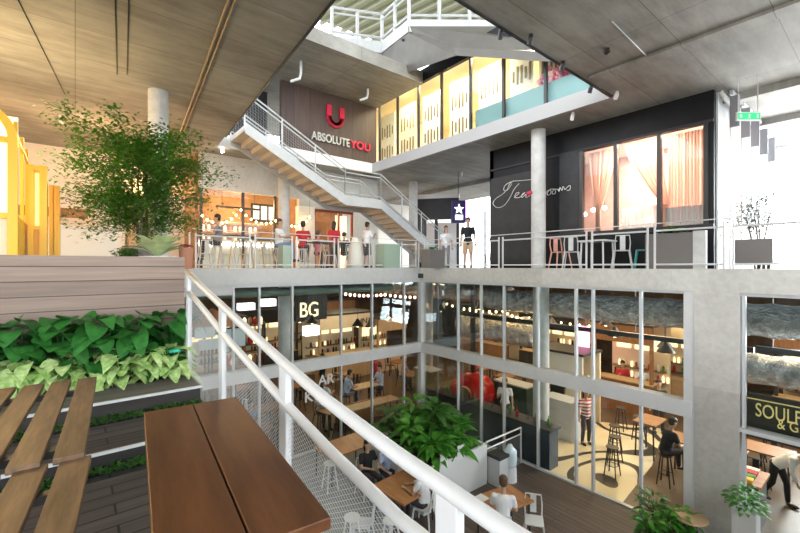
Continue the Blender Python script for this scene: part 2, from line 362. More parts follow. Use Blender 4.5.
# facade edge bands of the slab
struct('wall_left_band', MB().bx(1.0, XF, YF - .06, YF, ZS, ZU).bx(1.0, 3.17, YF - .03, YF, ZS - .24, ZS), M['fascia'])
struct('wall_right_band', MB().bx(XF - .06, XF, -6, YF - .06, ZS, ZU), M['conc'])
yp0, yp1 = PX(740, 300, XF).y, PX(695, 300, XF).y
struct('wall_right', MB().bx(XF - .05, XF + .45, yp0, yp1, ZG, ZS).bx(XF - .05, XF + .45, -6, -2.2, ZG, ZS), M['conc'])
# hall back walls
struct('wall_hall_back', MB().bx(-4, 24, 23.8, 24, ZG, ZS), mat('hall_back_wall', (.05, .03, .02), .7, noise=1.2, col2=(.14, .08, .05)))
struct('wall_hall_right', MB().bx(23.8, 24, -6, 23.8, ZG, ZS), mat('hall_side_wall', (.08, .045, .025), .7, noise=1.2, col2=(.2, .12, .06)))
struct('wall_hall_near', MB().bx(XF, 24, -6.1, -6, ZG, ZS), bpy.data.materials['hall_side_wall'])  # unseen end wall, added to keep sky glare off the hall floor
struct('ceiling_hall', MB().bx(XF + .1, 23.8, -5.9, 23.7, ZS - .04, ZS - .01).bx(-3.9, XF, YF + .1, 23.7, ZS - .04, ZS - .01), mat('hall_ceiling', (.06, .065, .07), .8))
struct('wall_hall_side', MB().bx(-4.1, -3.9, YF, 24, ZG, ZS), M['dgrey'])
# ceilings of the open level: one piece per bay round the void
pNL = Vector((2.83, 4.0, ZC)); 
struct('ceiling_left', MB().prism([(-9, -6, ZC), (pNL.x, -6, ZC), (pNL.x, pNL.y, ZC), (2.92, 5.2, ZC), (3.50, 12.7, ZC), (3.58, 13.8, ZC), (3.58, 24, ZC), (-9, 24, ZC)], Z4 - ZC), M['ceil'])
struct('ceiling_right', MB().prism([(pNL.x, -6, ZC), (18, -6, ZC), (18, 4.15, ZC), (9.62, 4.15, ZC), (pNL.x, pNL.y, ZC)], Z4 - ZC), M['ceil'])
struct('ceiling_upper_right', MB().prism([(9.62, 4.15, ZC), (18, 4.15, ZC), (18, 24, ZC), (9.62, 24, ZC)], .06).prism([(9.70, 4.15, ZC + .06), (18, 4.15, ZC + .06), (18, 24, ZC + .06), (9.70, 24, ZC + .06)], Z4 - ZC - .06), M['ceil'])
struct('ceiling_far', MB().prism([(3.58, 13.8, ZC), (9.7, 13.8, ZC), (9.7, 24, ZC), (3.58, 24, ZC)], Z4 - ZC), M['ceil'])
struct('trim_right_fascia', MB().bx(9.58, 9.70, 4.05, 13.8, ZC - .02, Z4), mat('fascia_grey_paint', (.36, .36, .37), .6))
struct('trim_far_fascia', MB().bx(3.5, 9.7, 13.72, 13.8, ZC - .03, Z4), M['white'])
struct('trim_void_edge', MB().bx(9.0, 9.6, 4.1, 4.17, ZC - .01, ZC + .1).prism([(pNL.x, pNL.y + .0, ZC - .02), (9.6, 4.14, ZC - .02), (9.6, 4.19, ZC - .02), (pNL.x, pNL.y + .05, ZC - .02)], .12)
       .prism([(2.83, 4.0, ZC - .02), (2.92, 5.2, ZC - .02), (3.5, 12.7, ZC - .02), (3.54, 12.7, ZC - .02), (2.96, 5.2, ZC - .02), (2.87, 4.0, ZC - .02)], .12), M['dark'])
# ceiling beams on the right bay, running away from the camera
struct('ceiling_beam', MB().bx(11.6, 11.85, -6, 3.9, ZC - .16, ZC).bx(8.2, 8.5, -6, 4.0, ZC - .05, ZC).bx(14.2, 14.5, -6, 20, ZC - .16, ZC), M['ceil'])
# wall behind the cafes, wall left, wall behind the camera
struct('wall_back', MB().bx(-9, 3.3, 17.2, 17.4, ZU, ZC), mat('back_wall', (.74, .66, .55), .7, noise=1, col2=(.82, .75, .66)))
struct('wall_left', MB().bx(-9.1, -9, 5, 24, ZG, ZC), M['creamw'])
struct('wall_cafe_header', MB().bx(3.3, 6.9, 14.9, 15.15, 2.68, ZC).bx(6.9, 10.7, 14.9, 15.15, 2.35, ZC), M['conc'])
struct('wall_cafe_pier', MB().bx(6.85, 7.55, 14.85, 15.15, ZU, 2.4).bx(9.4, 10.7, 14.85, 15.15, ZU, 2.4), M['creamw'])
struct('wall_cafe_back', MB().bx(3.3, 10.7, 18.0, 18.15, ZU, ZC), mat('cafe_back_wall', (.24, .12, .06), .7, noise=2, col2=(.42, .25, .14)))
struct('wall_cafe_side', MB().bx(3.2, 3.3, 15.15, 18, ZU, ZC), bpy.data.materials['cafe_back_wall'])
# high level: brown sign wall, high soffit, studio
struct('wall_sign', MB().bx(5.72, 9.86, 13.82, 14.0, Z4, 6.66), M['brown'])
struct('ceiling_high', MB().bx(2.0, 9.85, 10.9, 20, 6.66, 7.1), M['ceil'])
struct('wall_high_left', MB().bx(2.0, 5.72, 15.2, 15.4, Z4, 6.66), M['dgrey'])
struct('wall_court_left', MB().bx(.9, 1.0, -4, 5.62, ZG, -1.6).bx(.9, 1.0, 5.62, YF, ZG, ZS), M['conc'])
struct('wall_court_near', MB().bx(1.0, XF, -4.1, -4, ZG, ZS), M['conc'])
# pale translucent roof, widened unseen over the void to cut skylight; ribs under it
ra, rbq = PZ(285, 8, 15), PZ(400, 50, 15); rc = PZ(470, 78, 15)
dr = (rbq - ra); bk = Vector((-14, -16, 0))
struct('roof_sheet', MB().prism([ra, rbq, rc, rc + Vector((6, -8, 0)), (24, -8, 15), (-8, -8, 15), (-8, 18, 15)], .05), translucent('roof_sheet_green', (.30, .30, .23), .62))
rf = MB()
for k in range(22):
    a = ra.lerp(rc, k / 21); rf.prism([a + Vector((0, 0, -.25)), a + Vector((.16, 0, -.25)), a + Vector((.16 + 2.0, -9, -.25)), a + Vector((2.0, -9, -.25))], .2)
struct('roof_ribs', rf, mat('roof_rib_paint', (.30, .30, .22), .6))

# columns
for x, y, z0, z1, nm in ((1.44, 10.37, ZU, ZC, 'wall_column'), (5.95, 14.15, ZU, ZC, 'wall_column'), (10.33, 6.5, ZU, ZC, 'wall_column'), (12.15, 14.1, ZU, ZC, 'wall_column'),
                         (10.72, 6.66, ZG, ZS, 'wall_column'), (5.95, 14.1, ZG, ZS, 'wall_column'), (12.6, 13.6, ZG, ZS, 'wall_column')):
    r = .2 if z0 > -1 else .23
    struct(nm, MB().lathe([(r, z0), (r, z1)], (x, y, 0), 24), M['column'], smooth=False)

# ------------------------------------------------------------------ court facades (windows)
def facade(name, plane, a0, a1, mull, panes=True, thickmul=(), z0=ZG, z1=ZS, band=True, zb=(-3.07, -2.74), rng=None):
    """plane 'x' = constant X facade, mull = positions along Y"""
    w = bpy.data.objects.new(name, None); COL.objects.link(w); w['kind'] = 'structure'
    c = XF + .06 if plane == 'x' else YF + .06
    def B(a, b, d0, d1, za, zb_):
        return MB().bx(c + d0, c + d1, a, b, za, zb_) if plane == 'x' else MB().bx(a, b, c + d0, c + d1, za, zb_)
    B(a0, a1, -.05, .05, z1 - .06, z1).build('head_frame', M['greysteel'], w)
    B(a0, a1, -.05, .05, z0, z0 + .05).build('sill_frame', M['greysteel'], w)
    if band: B(a0, a1, -.12, .14, zb[0], zb[1]).build('transom_beam', M['beam'], w)
    for i, m_ in enumerate(mull):
        t = .05 if i in thickmul else .028
        B(m_ - t, m_ + t, -.04, .05, z0, z1).build('mullion', M['greysteel'], w)
    es = sorted([a0] + list(mull) + [a1])
    for p, q in zip(es, es[1:]):
        if q - p < .15: continue
        if band:
            B(p + .02, q - .02, .0, .008, z0 + .05, zb[0]).build('pane', M['glass'], w); B(p + .02, q - .02, .0, .008, zb[1], z1 - .06).build('pane', M['glass'], w)
        else: B(p + .02, q - .02, .0, .008, z0 + .05, z1 - .06).build('pane', M['glass'], w)
    return w
ym = [PX(x, 300, XF).y for x in (457, 480, 503, 537, 575, 592, 640)]
xm = [PY(x, 300, YF).x for x in (405, 373, 342, 293, 260, 234)]
facade('window_1', 'y', 1.05, XF - .05, xm, thickmul=())
facade('window_2', 'x', yp1 + .05, YF - .02, ym)
facade('window_3', 'x', -2.2, yp0, [yp0 - .05, .75], zb=(-3.10, -3.03))
struct('trim_corner_post', MB().bx(XF - .06, XF + .12, YF - .06, YF + .12, ZG, ZS), M['greysteel'])
struct('trim_jamb', MB().bx(XF - .03, XF + .16, yp1 - .03, PX(684, 300, XF).y, ZG, ZS), M['beam'])
bxp = PX(420, 276, XF - .1)
tag(MB().box((XF - .13, YF - .12, -.33), (.14, .14, .16)).build('sensor_box', M['dark']), 'small black box on the slab edge at the court corner', 'sensor')

# ------------------------------------------------------------------ balustrades of the upper floor
def balustrade(label, plane, posts, pairs=True, mesh=True):
    c = XF + .04 if plane == 'x' else YF + .04
    a0, a1 = posts[0], posts[-1]
    t = thing('balustrade', label, 'railing', ((c, a0, ZU) if plane == 'x' else (a0, c, ZU)))
    def Pt(a, z, o=0): return (c + o, a, z) if plane == 'x' else (a, c + o, z)
    for a in posts:
        for s in ((-.07, .07) if pairs else (0,)):
            p = Pt(a + s, 0)
            MB().box((p[0], p[1], .41), (.035, .035, .92)).build('post', M['wpost'], t, world=True)
    MB().tube([Pt(a0, .93), Pt(a1, .93)], .012, 8).build('handrail', M['wpost'], t, world=True)
    for a, b in zip(posts, posts[1:]):
        a += .09; b -= .09
        MB().tube([Pt(a, .77), Pt(b, .77)], .022, 6).build('top_rail', M['wpost'], t, world=True)
        MB().tube([Pt(a, .045), Pt(b, .045)], .022, 6).build('bottom_rail', M['wpost'], t, world=True)
        if not mesh: continue
        g = MB(); n = int((b - a) / .06)
        for k in range(1, n): g.tube([Pt(a + (b - a) * k / n, .05), Pt(a + (b - a) * k / n, .76)], .0013, 3, False)
        for k in range(1, 12): g.tube([Pt(a, .045 + .06 * k), Pt(b, .045 + .06 * k)], .0013, 3, False)
        g.build('mesh_panel', M['wpost'], t, world=True)
    return t
xs = [PY(x, 250, YF).x for x in (193, 253, 295, 337, 372, 401)] + [XF - .15]
balustrade('white mesh balustrade along the far side of the court by the cafe tables', 'y', xs)
ysr = sorted([YF - .2] + [PX(x, 250, XF).y for x in (500, 588.5, 650.5, 728)] + [-.6])
balustrade('white balustrade on the right of the court before the black tea room', 'x', ysr, mesh=False)

# ------------------------------------------------------------------ main stairs
def flight(t, xa, za, xb, zb, y0, y1, n, tread_m, str_m, sd=.30, dirx=1):
    """from high (xa,za) down to (xb,zb) along +x"""
    gx = (xb - xa) / n; gz = (za - zb) / n
    for i in range(n):
        x = xa + gx * i; z = za - gz * (i + 1)
        MB().bx(x, x + gx + .03, y0 + .04, y1 - .04, z - .035, z).bx(x - .0, x + .02, y0 + .04, y1 - .04, z, z + gz - .035).build('tread', tread_m, t, world=True)
    for y in (y0, y1):
        MB().prism([(xa, y - .03, za - .28), (xb, y - .03, zb - .28), (xb, y - .03, zb + .06), (xa, y - .03, za + .06)], .06, (0, 1, 0)).build('stringer', str_m, t, world=True)
def rail(t, pts, h, m, every=1.2, low=.45, r=.025, meshp=True, hr=.14):
    """pts: floor line points; posts, handrail, second rail, infill"""
    P = [Vector(p) for p in pts]
    MB().tube([p + Vector((0, 0, h)) for p in P], r, 8).build('handrail', m, t, world=True)
    MB().tube([p + Vector((0, 0, h - hr)) for p in P], r * .9, 6).build('panel_rail', m, t, world=True)
    MB().tube([p + Vector((0, 0, .16)) for p in P], r * .7, 6).build('lower_rail', m, t, world=True)
    for a, b in zip(P, P[1:]):
        n = max(1, round((b - a).length / every))
        for k in range(n + 1):
            q = a.lerp(b, k / n); MB().tube([q - Vector((0, 0, .2)), q + Vector((0, 0, h))], r * .95, 6).build('post', m, t, world=True)
        if meshp:
            g = MB(); nn = int((b - a).length / .09)
            for k in range(1, nn):
                q = a.lerp(b, k / nn); g.tube([q + Vector((0, 0, .16)), q + Vector((0, 0, h - hr))], .0025, 3, False)
            for k in range(1, 8):
                o = Vector((0, 0, .16 + (h - hr - .16) * k / 8)); g.tube([a + o, b + o], .0025, 3, False)
            g.build('mesh_infill', m, t, world=True)
M['stairw'] = mat('stair_white', (.44, .45, .46), .45, noise=4, col2=(.50, .51, .52))
M['treadm'] = mat('stair_tread', (.50, .44, .37), .6, noise=3, col2=(.58, .52, .45))
st = thing('staircase', 'white steel staircase with mesh rails rising left from beside the man in black', 'stairs', (13.0, 13.0, ZU))
SY0, SY1 = 12.3, 13.7
flight(st, 3.95, 4.27, 7.43, 2.45, SY0, SY1, 11, M['treadm'], M['stairw'])
flight(st, 8.98, 2.45, 13.1, ZU, SY0, SY1, 15, M['treadm'], M['stairw'])
MB().bx(7.43, 8.98, SY0, SY1, 2.32, 2.45).build('landing', M['treadm'], st, world=True)
for y in (SY0, SY1): MB().bx(7.43, 8.98, y - .03, y + .03, 2.17, 2.51).build('landing_beam', M['stairw'], st, world=True)
for y in (SY0, SY1):
    rail(st, [(3.95, y, 4.27), (7.43, y, 2.45), (8.98, y, 2.45), (13.1, y, ZU)], 1.02, M['stairw'])
# upper stair landing over the void
zl = 8.0
us = thing('staircase', 'upper staircase landing with white rails hanging over the court opening', 'stairs', (8.9, 11.3, zl))
c0, c1, c2, c3 = PZ(332, 48, zl), PZ(382, 54, zl), PZ(409, 33, zl), PZ(520, 31, zl)
c3b = c2 + (c3 - c2) * 1.5
back = (c2 - c1) 
pl = [c0, c1, c2, c3b, c3b + Vector((3, 1.5, 0)), c2 + Vector((2.5, 3.0, 0)), c1 + Vector((1.6, 1.0, 0)), c0 + Vector((-.2, 1.6, 0))]
# landing slab
lp = [PZ(332, 48, zl), PZ(382, 54, zl), PZ(409, 33, zl), PZ(430, 33, zl), PZ(410, 62, zl), PZ(372, 62, zl)]
MB().prism(lp, .22).build('landing', M['stairw'], us, world=True)
# sloping flight soffit: from the landing down to the right, seen from below
fl = [PZ(382, 55, zl - .05), PZ(409, 34, zl - .05), PZ(560, 34, zl - .05), PD(640, 64, 9.6), PD(545, 62, 10.2), PD(456, 56, 12.6), PD(408, 73, 14.2)]
g = MB(); n = len(fl); g.add(fl + [p + Vector((0, 0, .25)) for p in fl], [tuple(range(n)), tuple(range(n, 2 * n))[::-1]] + [(i, n + i, n + (i + 1) % n, (i + 1) % n) for i in range(n)])
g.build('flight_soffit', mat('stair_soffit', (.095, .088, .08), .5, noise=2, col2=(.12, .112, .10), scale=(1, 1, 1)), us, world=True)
c2u, c3u = PZ(409, 33, zl), PZ(560, 34, zl)
for a, b in ((c0, c1), (c1, c2), (c2u, c3u)):
    d = (b - a); n_ = Vector((-d.y, d.x, 0)).normalized() * .05
    MB().prism([a - n_ + Vector((0, 0, .0)), b - n_, b + n_, a + n_], .42).build('edge_beam', M['stairw'], us, world=True)
    a2, b2 = a + Vector((0, 0, .42)), b + Vector((0, 0, .42))
    MB().tube([a2 + Vector((0, 0, .16)), b2 + Vector((0, 0, .16))], .05, 6).build('lower_rail', M['stairw'], us, world=True)
    MB().tube([a2 + Vector((0, 0, 1.05)), b2 + Vector((0, 0, 1.05))], .05, 6).build('handrail', M['stairw'], us, world=True)
    MB().tube([a2 + Vector((0, 0, .85)), b2 + Vector((0, 0, .85))], .035, 6).build('panel_rail', M['stairw'], us, world=True)
    k = max(1, round(d.length / 1.0))
    for i in range(0 if a is c0 else 1, k + 1):
        q = a2.lerp(b2, i / k); MB().box((q.x, q.y, q.z + .4), (.09, .09, 1.3)).build('post', M['stairw'], us, world=True)
# stair flight stripes on the soffit underside left
for i in range(3):
    a = PZ(408 + i * 0, 44 + i * 9, zl - .1); b = PZ(450 - i * 12, 60 + i * 2, zl - .1)
    MB().tube([PZ(382 + i * 10 + 20, 40 + i * 8, zl - .12), PZ(440 + i * 2, 58 + i * 4, zl - .12)], .05, 4).build('soffit_rib', M['dgrey'], us, world=True)

# ------------------------------------------------------------------ studio on the upper level (glazed room)
yS = [PX(x, 100, 9.95).y for x in (380, 398, 419, 442, 471, 504, 546)] + [3.0]
w = bpy.data.objects.new('window_4', None); COL.objects.link(w); w['kind'] = 'structure'
for y in yS[:-1]: MB().bx(9.9, 9.98, y - .04, y + .04, Z4, 6.75).build('mullion', M['dark'], w)
for a, b in zip(yS, yS[1:]): MB().bx(9.93, 9.94, b + .04, a - .04, Z4, 6.75).build('pane', M['softglass'], w)
MB().bx(9.86, 10.0, 2.9, yS[0] + .5, 6.75, 7.2).build('head_beam', M['black'], w)
struct('wall_studio_back', MB().bx(14.9, 15, 2, 15, Z4, 7.2).bx(9.95, 15, 14.8, 15, Z4, 7.2), mat('studio_wall', (.90, .84, .64), .6, noise=1, col2=(.93, .88, .72)))
struct('ceiling_studio', MB().bx(9.95, 15, 2, 15, 7.0, 7.2), mat('studio_ceiling', (.85, .8, .66), .7))
struct('floor_studio', MB().bx(9.95, 15, 2, 15, Z4, Z4 + .02), M['palewood'])
# tall pale screens with dark slots in the studio
for i, px in enumerate((388, 408, 432, 460, 490, 522, 552)):
    y = PX(px, 100, 10.75).y; w_ = (.52, .52, .5, .48, .46, .42, .4)[i]
    t = thing('slatted_screen', 'tall cream studio screen with narrow dark slots, %s from the brown sign wall' % ORD[i], 'screen', (10.75, y, Z4 + .02), group='cream slatted screens in the upper studio')
    MB().bx(-.03, .03, -w_, w_, 0, 2.4).build('panel', M['creamw'] if i > 1 else M['cream'], t)
    sl = MB()
    for k in range(5):
        for z in (.75, 1.65): sl.box((-.035, -w_ * .7 + .35 * w_ * k, z), (.02, .06, .55 if (k + i) % 3 else .35))
    sl.build('slots', mat('slot_dark', (.20, .13, .05), .6) if i == 0 else bpy.data.materials['slot_dark'], t)
tag(MB().bx(10.06, 10.09, 4.2, 8.6, Z4 + .02, Z4 + .75).build('film_screen', M['teal']), 'low pale teal screen behind the studio glass', 'screen')
fl_ = MB()
for k in range(90):
    p = Vector((10.45 + random.uniform(-.15, .2), 5.5 + random.gauss(0, .55), Z4 + 1.0 + random.gauss(0, .16)))
    fl_.ell(p, (.09, .09, .08), 6, 4)
t = thing('flower_arrangement', 'bank of pink flowers on the ledge behind the upper studio glass', 'flowers', (10.45, 5.5, Z4))
fl_.build('blossoms', mat('pink_blossom', (.85, .25, .45), .6, noise=8, col2=(.9, .5, .62)), t, world=True, smooth=True)
MB().bx(10.3, 10.6, 4.4, 6.8, Z4, Z4 + .85).build('planter_box', M['creamw'], t, world=True)

# sign on the brown wall: red U emblem and the words
sx0 = PY(322, 120, 13.79); 
t = thing('wall_sign_letters', 'red U emblem over the words ABSOLUTE YOU on the brown wall', 'sign', (8.3, 13.79, 5.2))
e0 = PY(327, 111, 13.79); e1 = PY(343, 128, 13.79)
def arcU(cx, cz, w_, h_, th):
    m_ = MB(); pts = []
    for k in range(13):
        a = math.pi * (1 + k / 12); pts.append((cx + w_ / 2 * math.cos(a), 13.76, cz + w_ / 2 * math.sin(a)))
    pts = [(cx - w_ / 2, 13.76, cz + h_)] + pts + [(cx + w_ / 2, 13.76, cz + h_)]
    for a, b in zip(pts, pts[1:]):
        a = Vector(a); b = Vector(b); d = (b - a); L_ = d.length; c = (a + b) / 2
        m_.box(c, (L_ + .06, .06, th), ry=-math.atan2(d.z, d.x))
    return m_
arcU((e0.x + e1.x) / 2, e1.z + .28, e1.x - e0.x - .14, .42, .2).build('emblem', M['redsign'], t, world=True)
q = PY(310, 138, 13.79)
for s_, px, py, mm in (('ABSOLUTE', 311, 139.5, M['greysign']), ('YOU', 350, 148, M['redsign'])):
    q = PY(px, py, 13.79); o = text_obj('lettering', s_, .43, mm, t, (q.x - 8.3, -.03, q.z - 5.2), (R(90), 0, 0), .03, off=.008, sx=.80 if s_ != 'YOU' else 1.05)
# hanging hooked pipes and spot cables under the high soffit
for i, (px, py) in enumerate(((301, 72), (368, 92))):
    q = PY(px, py, 12.2 + .3 * i)
    m_ = MB().tube([(q.x, q.y, 6.66), (q.x, q.y, q.z - .05), (q.x - .05, q.y, q.z - .25), (q.x - .35, q.y, q.z - .42)], .045, 8)
    tag(m_.build('drain_pipe', M['greysteel'], smooth=True), 'bent grey pipe hanging before the brown wall, %s' % ('left one' if i == 0 else 'right one above the red word'), 'pipe')

# ------------------------------------------------------------------ black tea room
XB = 10.95
yb0, yb1 = PX(714, 100, XB).y, PX(490, 150, XB).y
bw = [PX(x, 150, XB).y for x in (706, 659, 615.5, 581, 560, 546, 531)]
struct('wall_tearoom', MB().bx(XB, XB + .15, yb0, yb1, 3.2, ZC).bx(XB, XB + .15, yb0, bw[3], ZU, .92).bx(XB, XB + .15, yb0, bw[0], .92, 3.2)
       .bx(XB, XB + .15, bw[3], yb1, ZU, 3.2).bx(XB, 15.5, yb1 - .15, yb1, ZU, ZC).bx(15.4, 15.5, yb0, yb1, ZU, ZC), M['black'])
struct('trim_tearoom_panel', MB().bx(XB - .03, XB, bw[3] + .05, bw[4], .1, 3.25).bx(XB - .03, XB, bw[6] - .5, yb1 - .05, .1, 2.95), M['dgrey'])
struct('trim_tearoom_rail', MB().bx(XB - .05, XB, yb0, yb1, .84, .95).bx(XB - .04, XB, yb0, yb1, 3.2, 3.26), M['dgrey'])
struct('ceiling_tearoom', MB().bx(XB + .15, 15.4, yb0, yb1 - .15, 3.4, 3.5), M['creamw'])
struct('wall_tearoom_inner', MB().bx(13.3, 13.4, yb0 + .1, yb1 - .15, ZU, 3.4), mat('rose_wall', (.62, .38, .36), .7, noise=2, col2=(.72, .5, .46)))
w = bpy.data.objects.new('window_5', None); COL.objects.link(w); w['kind'] = 'structure'
for a, b in zip(bw[:4], bw[1:4]): MB().bx(XB + .07, XB + .08, a, b, .95, 3.2).build('pane', M['glass'], w)
for y in bw[:4]: MB().bx(XB - .02, XB + .1, y - .045, y + .045, .92, 3.22).build('mullion', M['dark'], w)
w6 = bpy.data.objects.new('window_6', None); COL.objects.link(w6); w6['kind'] = 'structure'
for k in range(4):
    MB().bx(XB + .15 + k * 1.1, XB + .15 + k * 1.1 + .05, yb0 - .04, yb0 + .04, ZU, ZC - .02).build('mullion', M['white'], w6)
    MB().bx(XB + .2 + k * 1.1, XB + 1.25 + k * 1.1, yb0 - .01, yb0 + .01, ZU, 3.85).build('pane', translucent('frosted_glass', (.93, .95, .97), .55) if k == 0 else bpy.data.materials['frosted_glass'], w6)
def curtain(label, ya, yb, tie, m_, z0=.97, z1=3.18, x=XB + .32):
    """pleated cloth from ya to yb; tie = y it is gathered to at mid height (or None)"""
    g = MB(); nu, nv = 44, 12; vs = []
    for j in range(nv + 1):
        t_ = j / nv; z = z1 + (z0 - z1) * t_
        for i in range(nu + 1):
            s = i / nu; y = ya + (yb - ya) * s
            if tie is not None:
                k = min(1, t_ * 1.35) ** 1.4; y = y + (tie + (y - ya) * .18 - y) * k
            xx = x + .045 * math.sin(i * 1.75) * (1 - .3 * t_) + .02 * math.sin(i * .7 + 1)
            vs.append((xx, y, z))
    fs = [(j * (nu + 1) + i, j * (nu + 1) + i + 1, (j + 1) * (nu + 1) + i + 1, (j + 1) * (nu + 1) + i) for j in range(nv) for i in range(nu)]
    g.add(vs, fs); o = g.build('curtain', m_, smooth=True, solid=.004); return tag(o, label, 'curtain', 'pink curtains in the tea room windows')
curtain('pink curtain gathered aside in the narrow left tea room window', bw[3] - .05, bw[2] + .15, bw[3] - .25, M['pinkcurtain'])
curtain('pink curtain swept to the right in the middle tea room window', bw[2] - .08, bw[1] + .05, bw[1] + .05, M['pinkcurtain'])
curtain('straight hanging pink curtain filling the right tea room window', bw[1] - .08, bw[0] + .05, None, M['pinkcurtain'])
curtain('short white half curtain along the bottom of the middle tea room window', bw[2] - .06, bw[1] + .06, None, M['whitecurtain'], .97, 1.52, XB + .2)
curtain('short white half curtain along the bottom of the right tea room window', bw[1] - .06, bw[0] + .06, None, M['whitecurtain'], .97, 1.42, XB + .2)
for i, (px, py) in enumerate(((597, 204), (603, 208), (590, 210), (580, 214))):
    q = PX(px, py, 12.0)
    t = thing('pendant_lamp', 'small glowing globe lamp in the tea room window, %s from the right' % ORD[i], 'lamp', (12.0 + .1 * i, q.y, 3.4), group='globe lamps in the tea room')
    MB().tube([(0, 0, 0), (0, 0, q.z - 3.4)], .006, 4).build('cord', M['dark'], t)
    MB().ell((0, 0, q.z - 3.4), (.06, .06, .06)).build('globe', M['bulbw'], t, smooth=True)
for i, (yy, zz) in enumerate(((bw[2] - .35, 0), (bw[1] - .5, 0), (bw[3] - .5, 0))):
    t = thing('covered_table', 'table under a white cloth inside the tea room, %s window' % ('middle', 'right', 'left')[i], 'table', (12.2, yy, ZU), group='white tables in the tea room')
    MB().box((0, 0, .72), (.8, .8, .04)).build('top', M['cwhite'], t); 
    MB().lathe([(.43, .35), (.42, .74)], (0, 0, 0), 24).build('cloth', M['whitecurtain'], t)
    MB().tube([(0, 0, 0), (0, 0, .7)], .05).build('pedestal', M['dark'], t)
# handwritten name on the black wall
t = thing('script_sign', 'thin handwritten silver lettering reading Tea Rooms on the black wall', 'sign', (XB - .05, 7.5, 1.9))
def script(pts_px, r=.012):
    P = [PX(x, y, XB - .06) for x, y in pts_px]; Q = []
    for i in range(len(P) - 1):
        p0, p1, p2, p3 = P[max(i - 1, 0)], P[i], P[i + 1], P[min(i + 2, len(P) - 1)]
        for k in range(6):
            s = k / 6; Q.append(.5 * ((2 * p1) + (p2 - p0) * s + (2 * p0 - 5 * p1 + 4 * p2 - p3) * s * s + (3 * p1 - p0 - 3 * p2 + p3) * s ** 3))
    Q.append(P[-1]); return MB().tube(Q, r, 5)
M['silver'] = mat('silver_script', (.75, .75, .74), .35, metal=.4)
for pts in ([(531, 180), (522, 181), (512, 182), (505, 186), (504, 191), (508, 190), (512, 184)],
            [(519, 184), (514, 190), (510, 198), (504, 206), (497, 208), (493, 204), (496, 199), (502, 195), (507, 190), (510, 184), (514, 181)],
            [(514, 198), (518, 195), (519, 193), (516, 194), (515, 198), (519, 198), (522, 196), (525, 193), (522, 195), (522, 198), (526, 195), (526, 198), (530, 196)],
            [(545, 195), (548, 191), (551, 191), (550, 195), (547, 195), (550, 190), (555, 190), (555, 194), (552, 194), (554, 190), (558, 190), (559, 192), (560, 188), (562, 191), (563, 187), (565, 190), (567, 188), (570, 186), (570, 190), (567, 191)]):
    script(pts).build('pen_stroke', M['silver'], t, world=True, smooth=True)
q = PX(533, 194, 10.3)
MB().ell((10.12, q.y, q.z), (.02, .10, .06)).build('red_mark', M['redsign'], t, world=True)

# hanging roller blinds at the right end of the tea room
for i in range(5):
    x = 11.25 + i * 1.0
    t = thing('roller_blind', 'half lowered grey roller blind right of the black tea room, %s from it' % ORD[i], 'blind', (x, yb0 - .35, ZC), group='roller blinds beside the tea room')
    MB().box((.4, .1, -.08), (.9, .06, .1)).build('cassette', M['greysteel'], t)
    MB().box((.0, .05, -.5 - .03 * i), (.08, .16, .68)).build('fabric', M['cgrey'], t)
tag(MB().tube([(10.9, yb0 - .12, ZC - .1), (11.0, yb0 - .16, ZC - .2), (15.5, yb0 - .2, ZC - .2)], .05, 8).build('ceiling_pipe', M['wpost'], smooth=True), 'white pipe running back under the ceiling right of the black room', 'pipe')

# exit sign
q = PZ(748, 118, 1); q = PD(748, 117, 8.2)
t = thing('exit_sign', 'green and white emergency exit sign hanging on two rods', 'sign', (q.x, q.y, q.z), rz=-math.atan2(CY, SY))
MB().box((0, 0, 0), (.48, .04, .17)).build('housing', M['white'], t)
MB().box((0, -.024, 0), (.44, .01, .13)).build('green_face', mat('exit_green', (.02, .45, .18), .5, emit=.35), t)
m_ = MB()
m_.ell((-.17, -.031, 0), (.03, .004, .04)).ell((0, -.031, .035), (.014, .004, .014)).box((0, -.031, -.0), (.02, .004, .05)).box((.018, -.031, -.035), (.03, .004, .012), ry=.8).box((-.015, -.031, -.035), (.03, .004, .012), ry=-.9).box((.025, -.031, .012), (.035, .004, .01), ry=-.4)
m_.box((.17, -.031, 0), (.035, .004, .09))
m_.build('running_figure', M['white'], t)
for s in (-.2, .2): MB().tube([(s, 0, .08), (s, 0, ZC - q.z)], .008, 6).build('rod', M['greysteel'], t)

# small ceiling spots & details on the right slab edge
def ceil_spot(px, py, label, h=.14, m_=M['dark'], z=ZC):
    q = PZ(px, py, z)
    t = thing('ceiling_spotlight', label, 'lamp', (q.x, q.y, z), group='small spotlights under the concrete ceilings')
    MB().tube([(0, 0, 0), (0, 0, -.04)], .035, 10).build('base', m_, t)
    MB().tube([(0, 0, -.04), (.03, .05, -h)], .045, 10).build('head', m_, t)
ceil_spot(531, 35, 'small black ceiling spotlight right of the opening edge, nearest the top')
ceil_spot(563, 62, 'small black spotlight on the right ceiling edge above the pink flowers')
ceil_spot(591, 86, 'small black spotlight on the right ceiling close to the slab corner')
ceil_spot(501, 30, 'small black spotlight at the opening edge above the grey stair soffit')
ceil_spot(617, 92, 'small white ceiling spotlight just right of the slab corner', .16, M['white'])
ceil_spot(573, 113, 'small white ceiling spotlight above the column of the black room', .18, M['white'])
ceil_spot(462, 172, 'small white ceiling spotlight over the purple star sign', .2, M['white'])
ceil_spot(60, 116, 'small white ceiling spotlight left of the tree crown', .2, M['white'])
ceil_spot(255, 171, 'glowing ceiling spotlight over the cafe front under the stairs', .15, M['bulbw'])
ceil_spot(222, 148, 'glowing ceiling spotlight at the slab edge right of the tree', .15, M['bulbw'])
ceil_spot(608, 49, 'tiny dark ceiling fitting on the right concrete ceiling', .05)
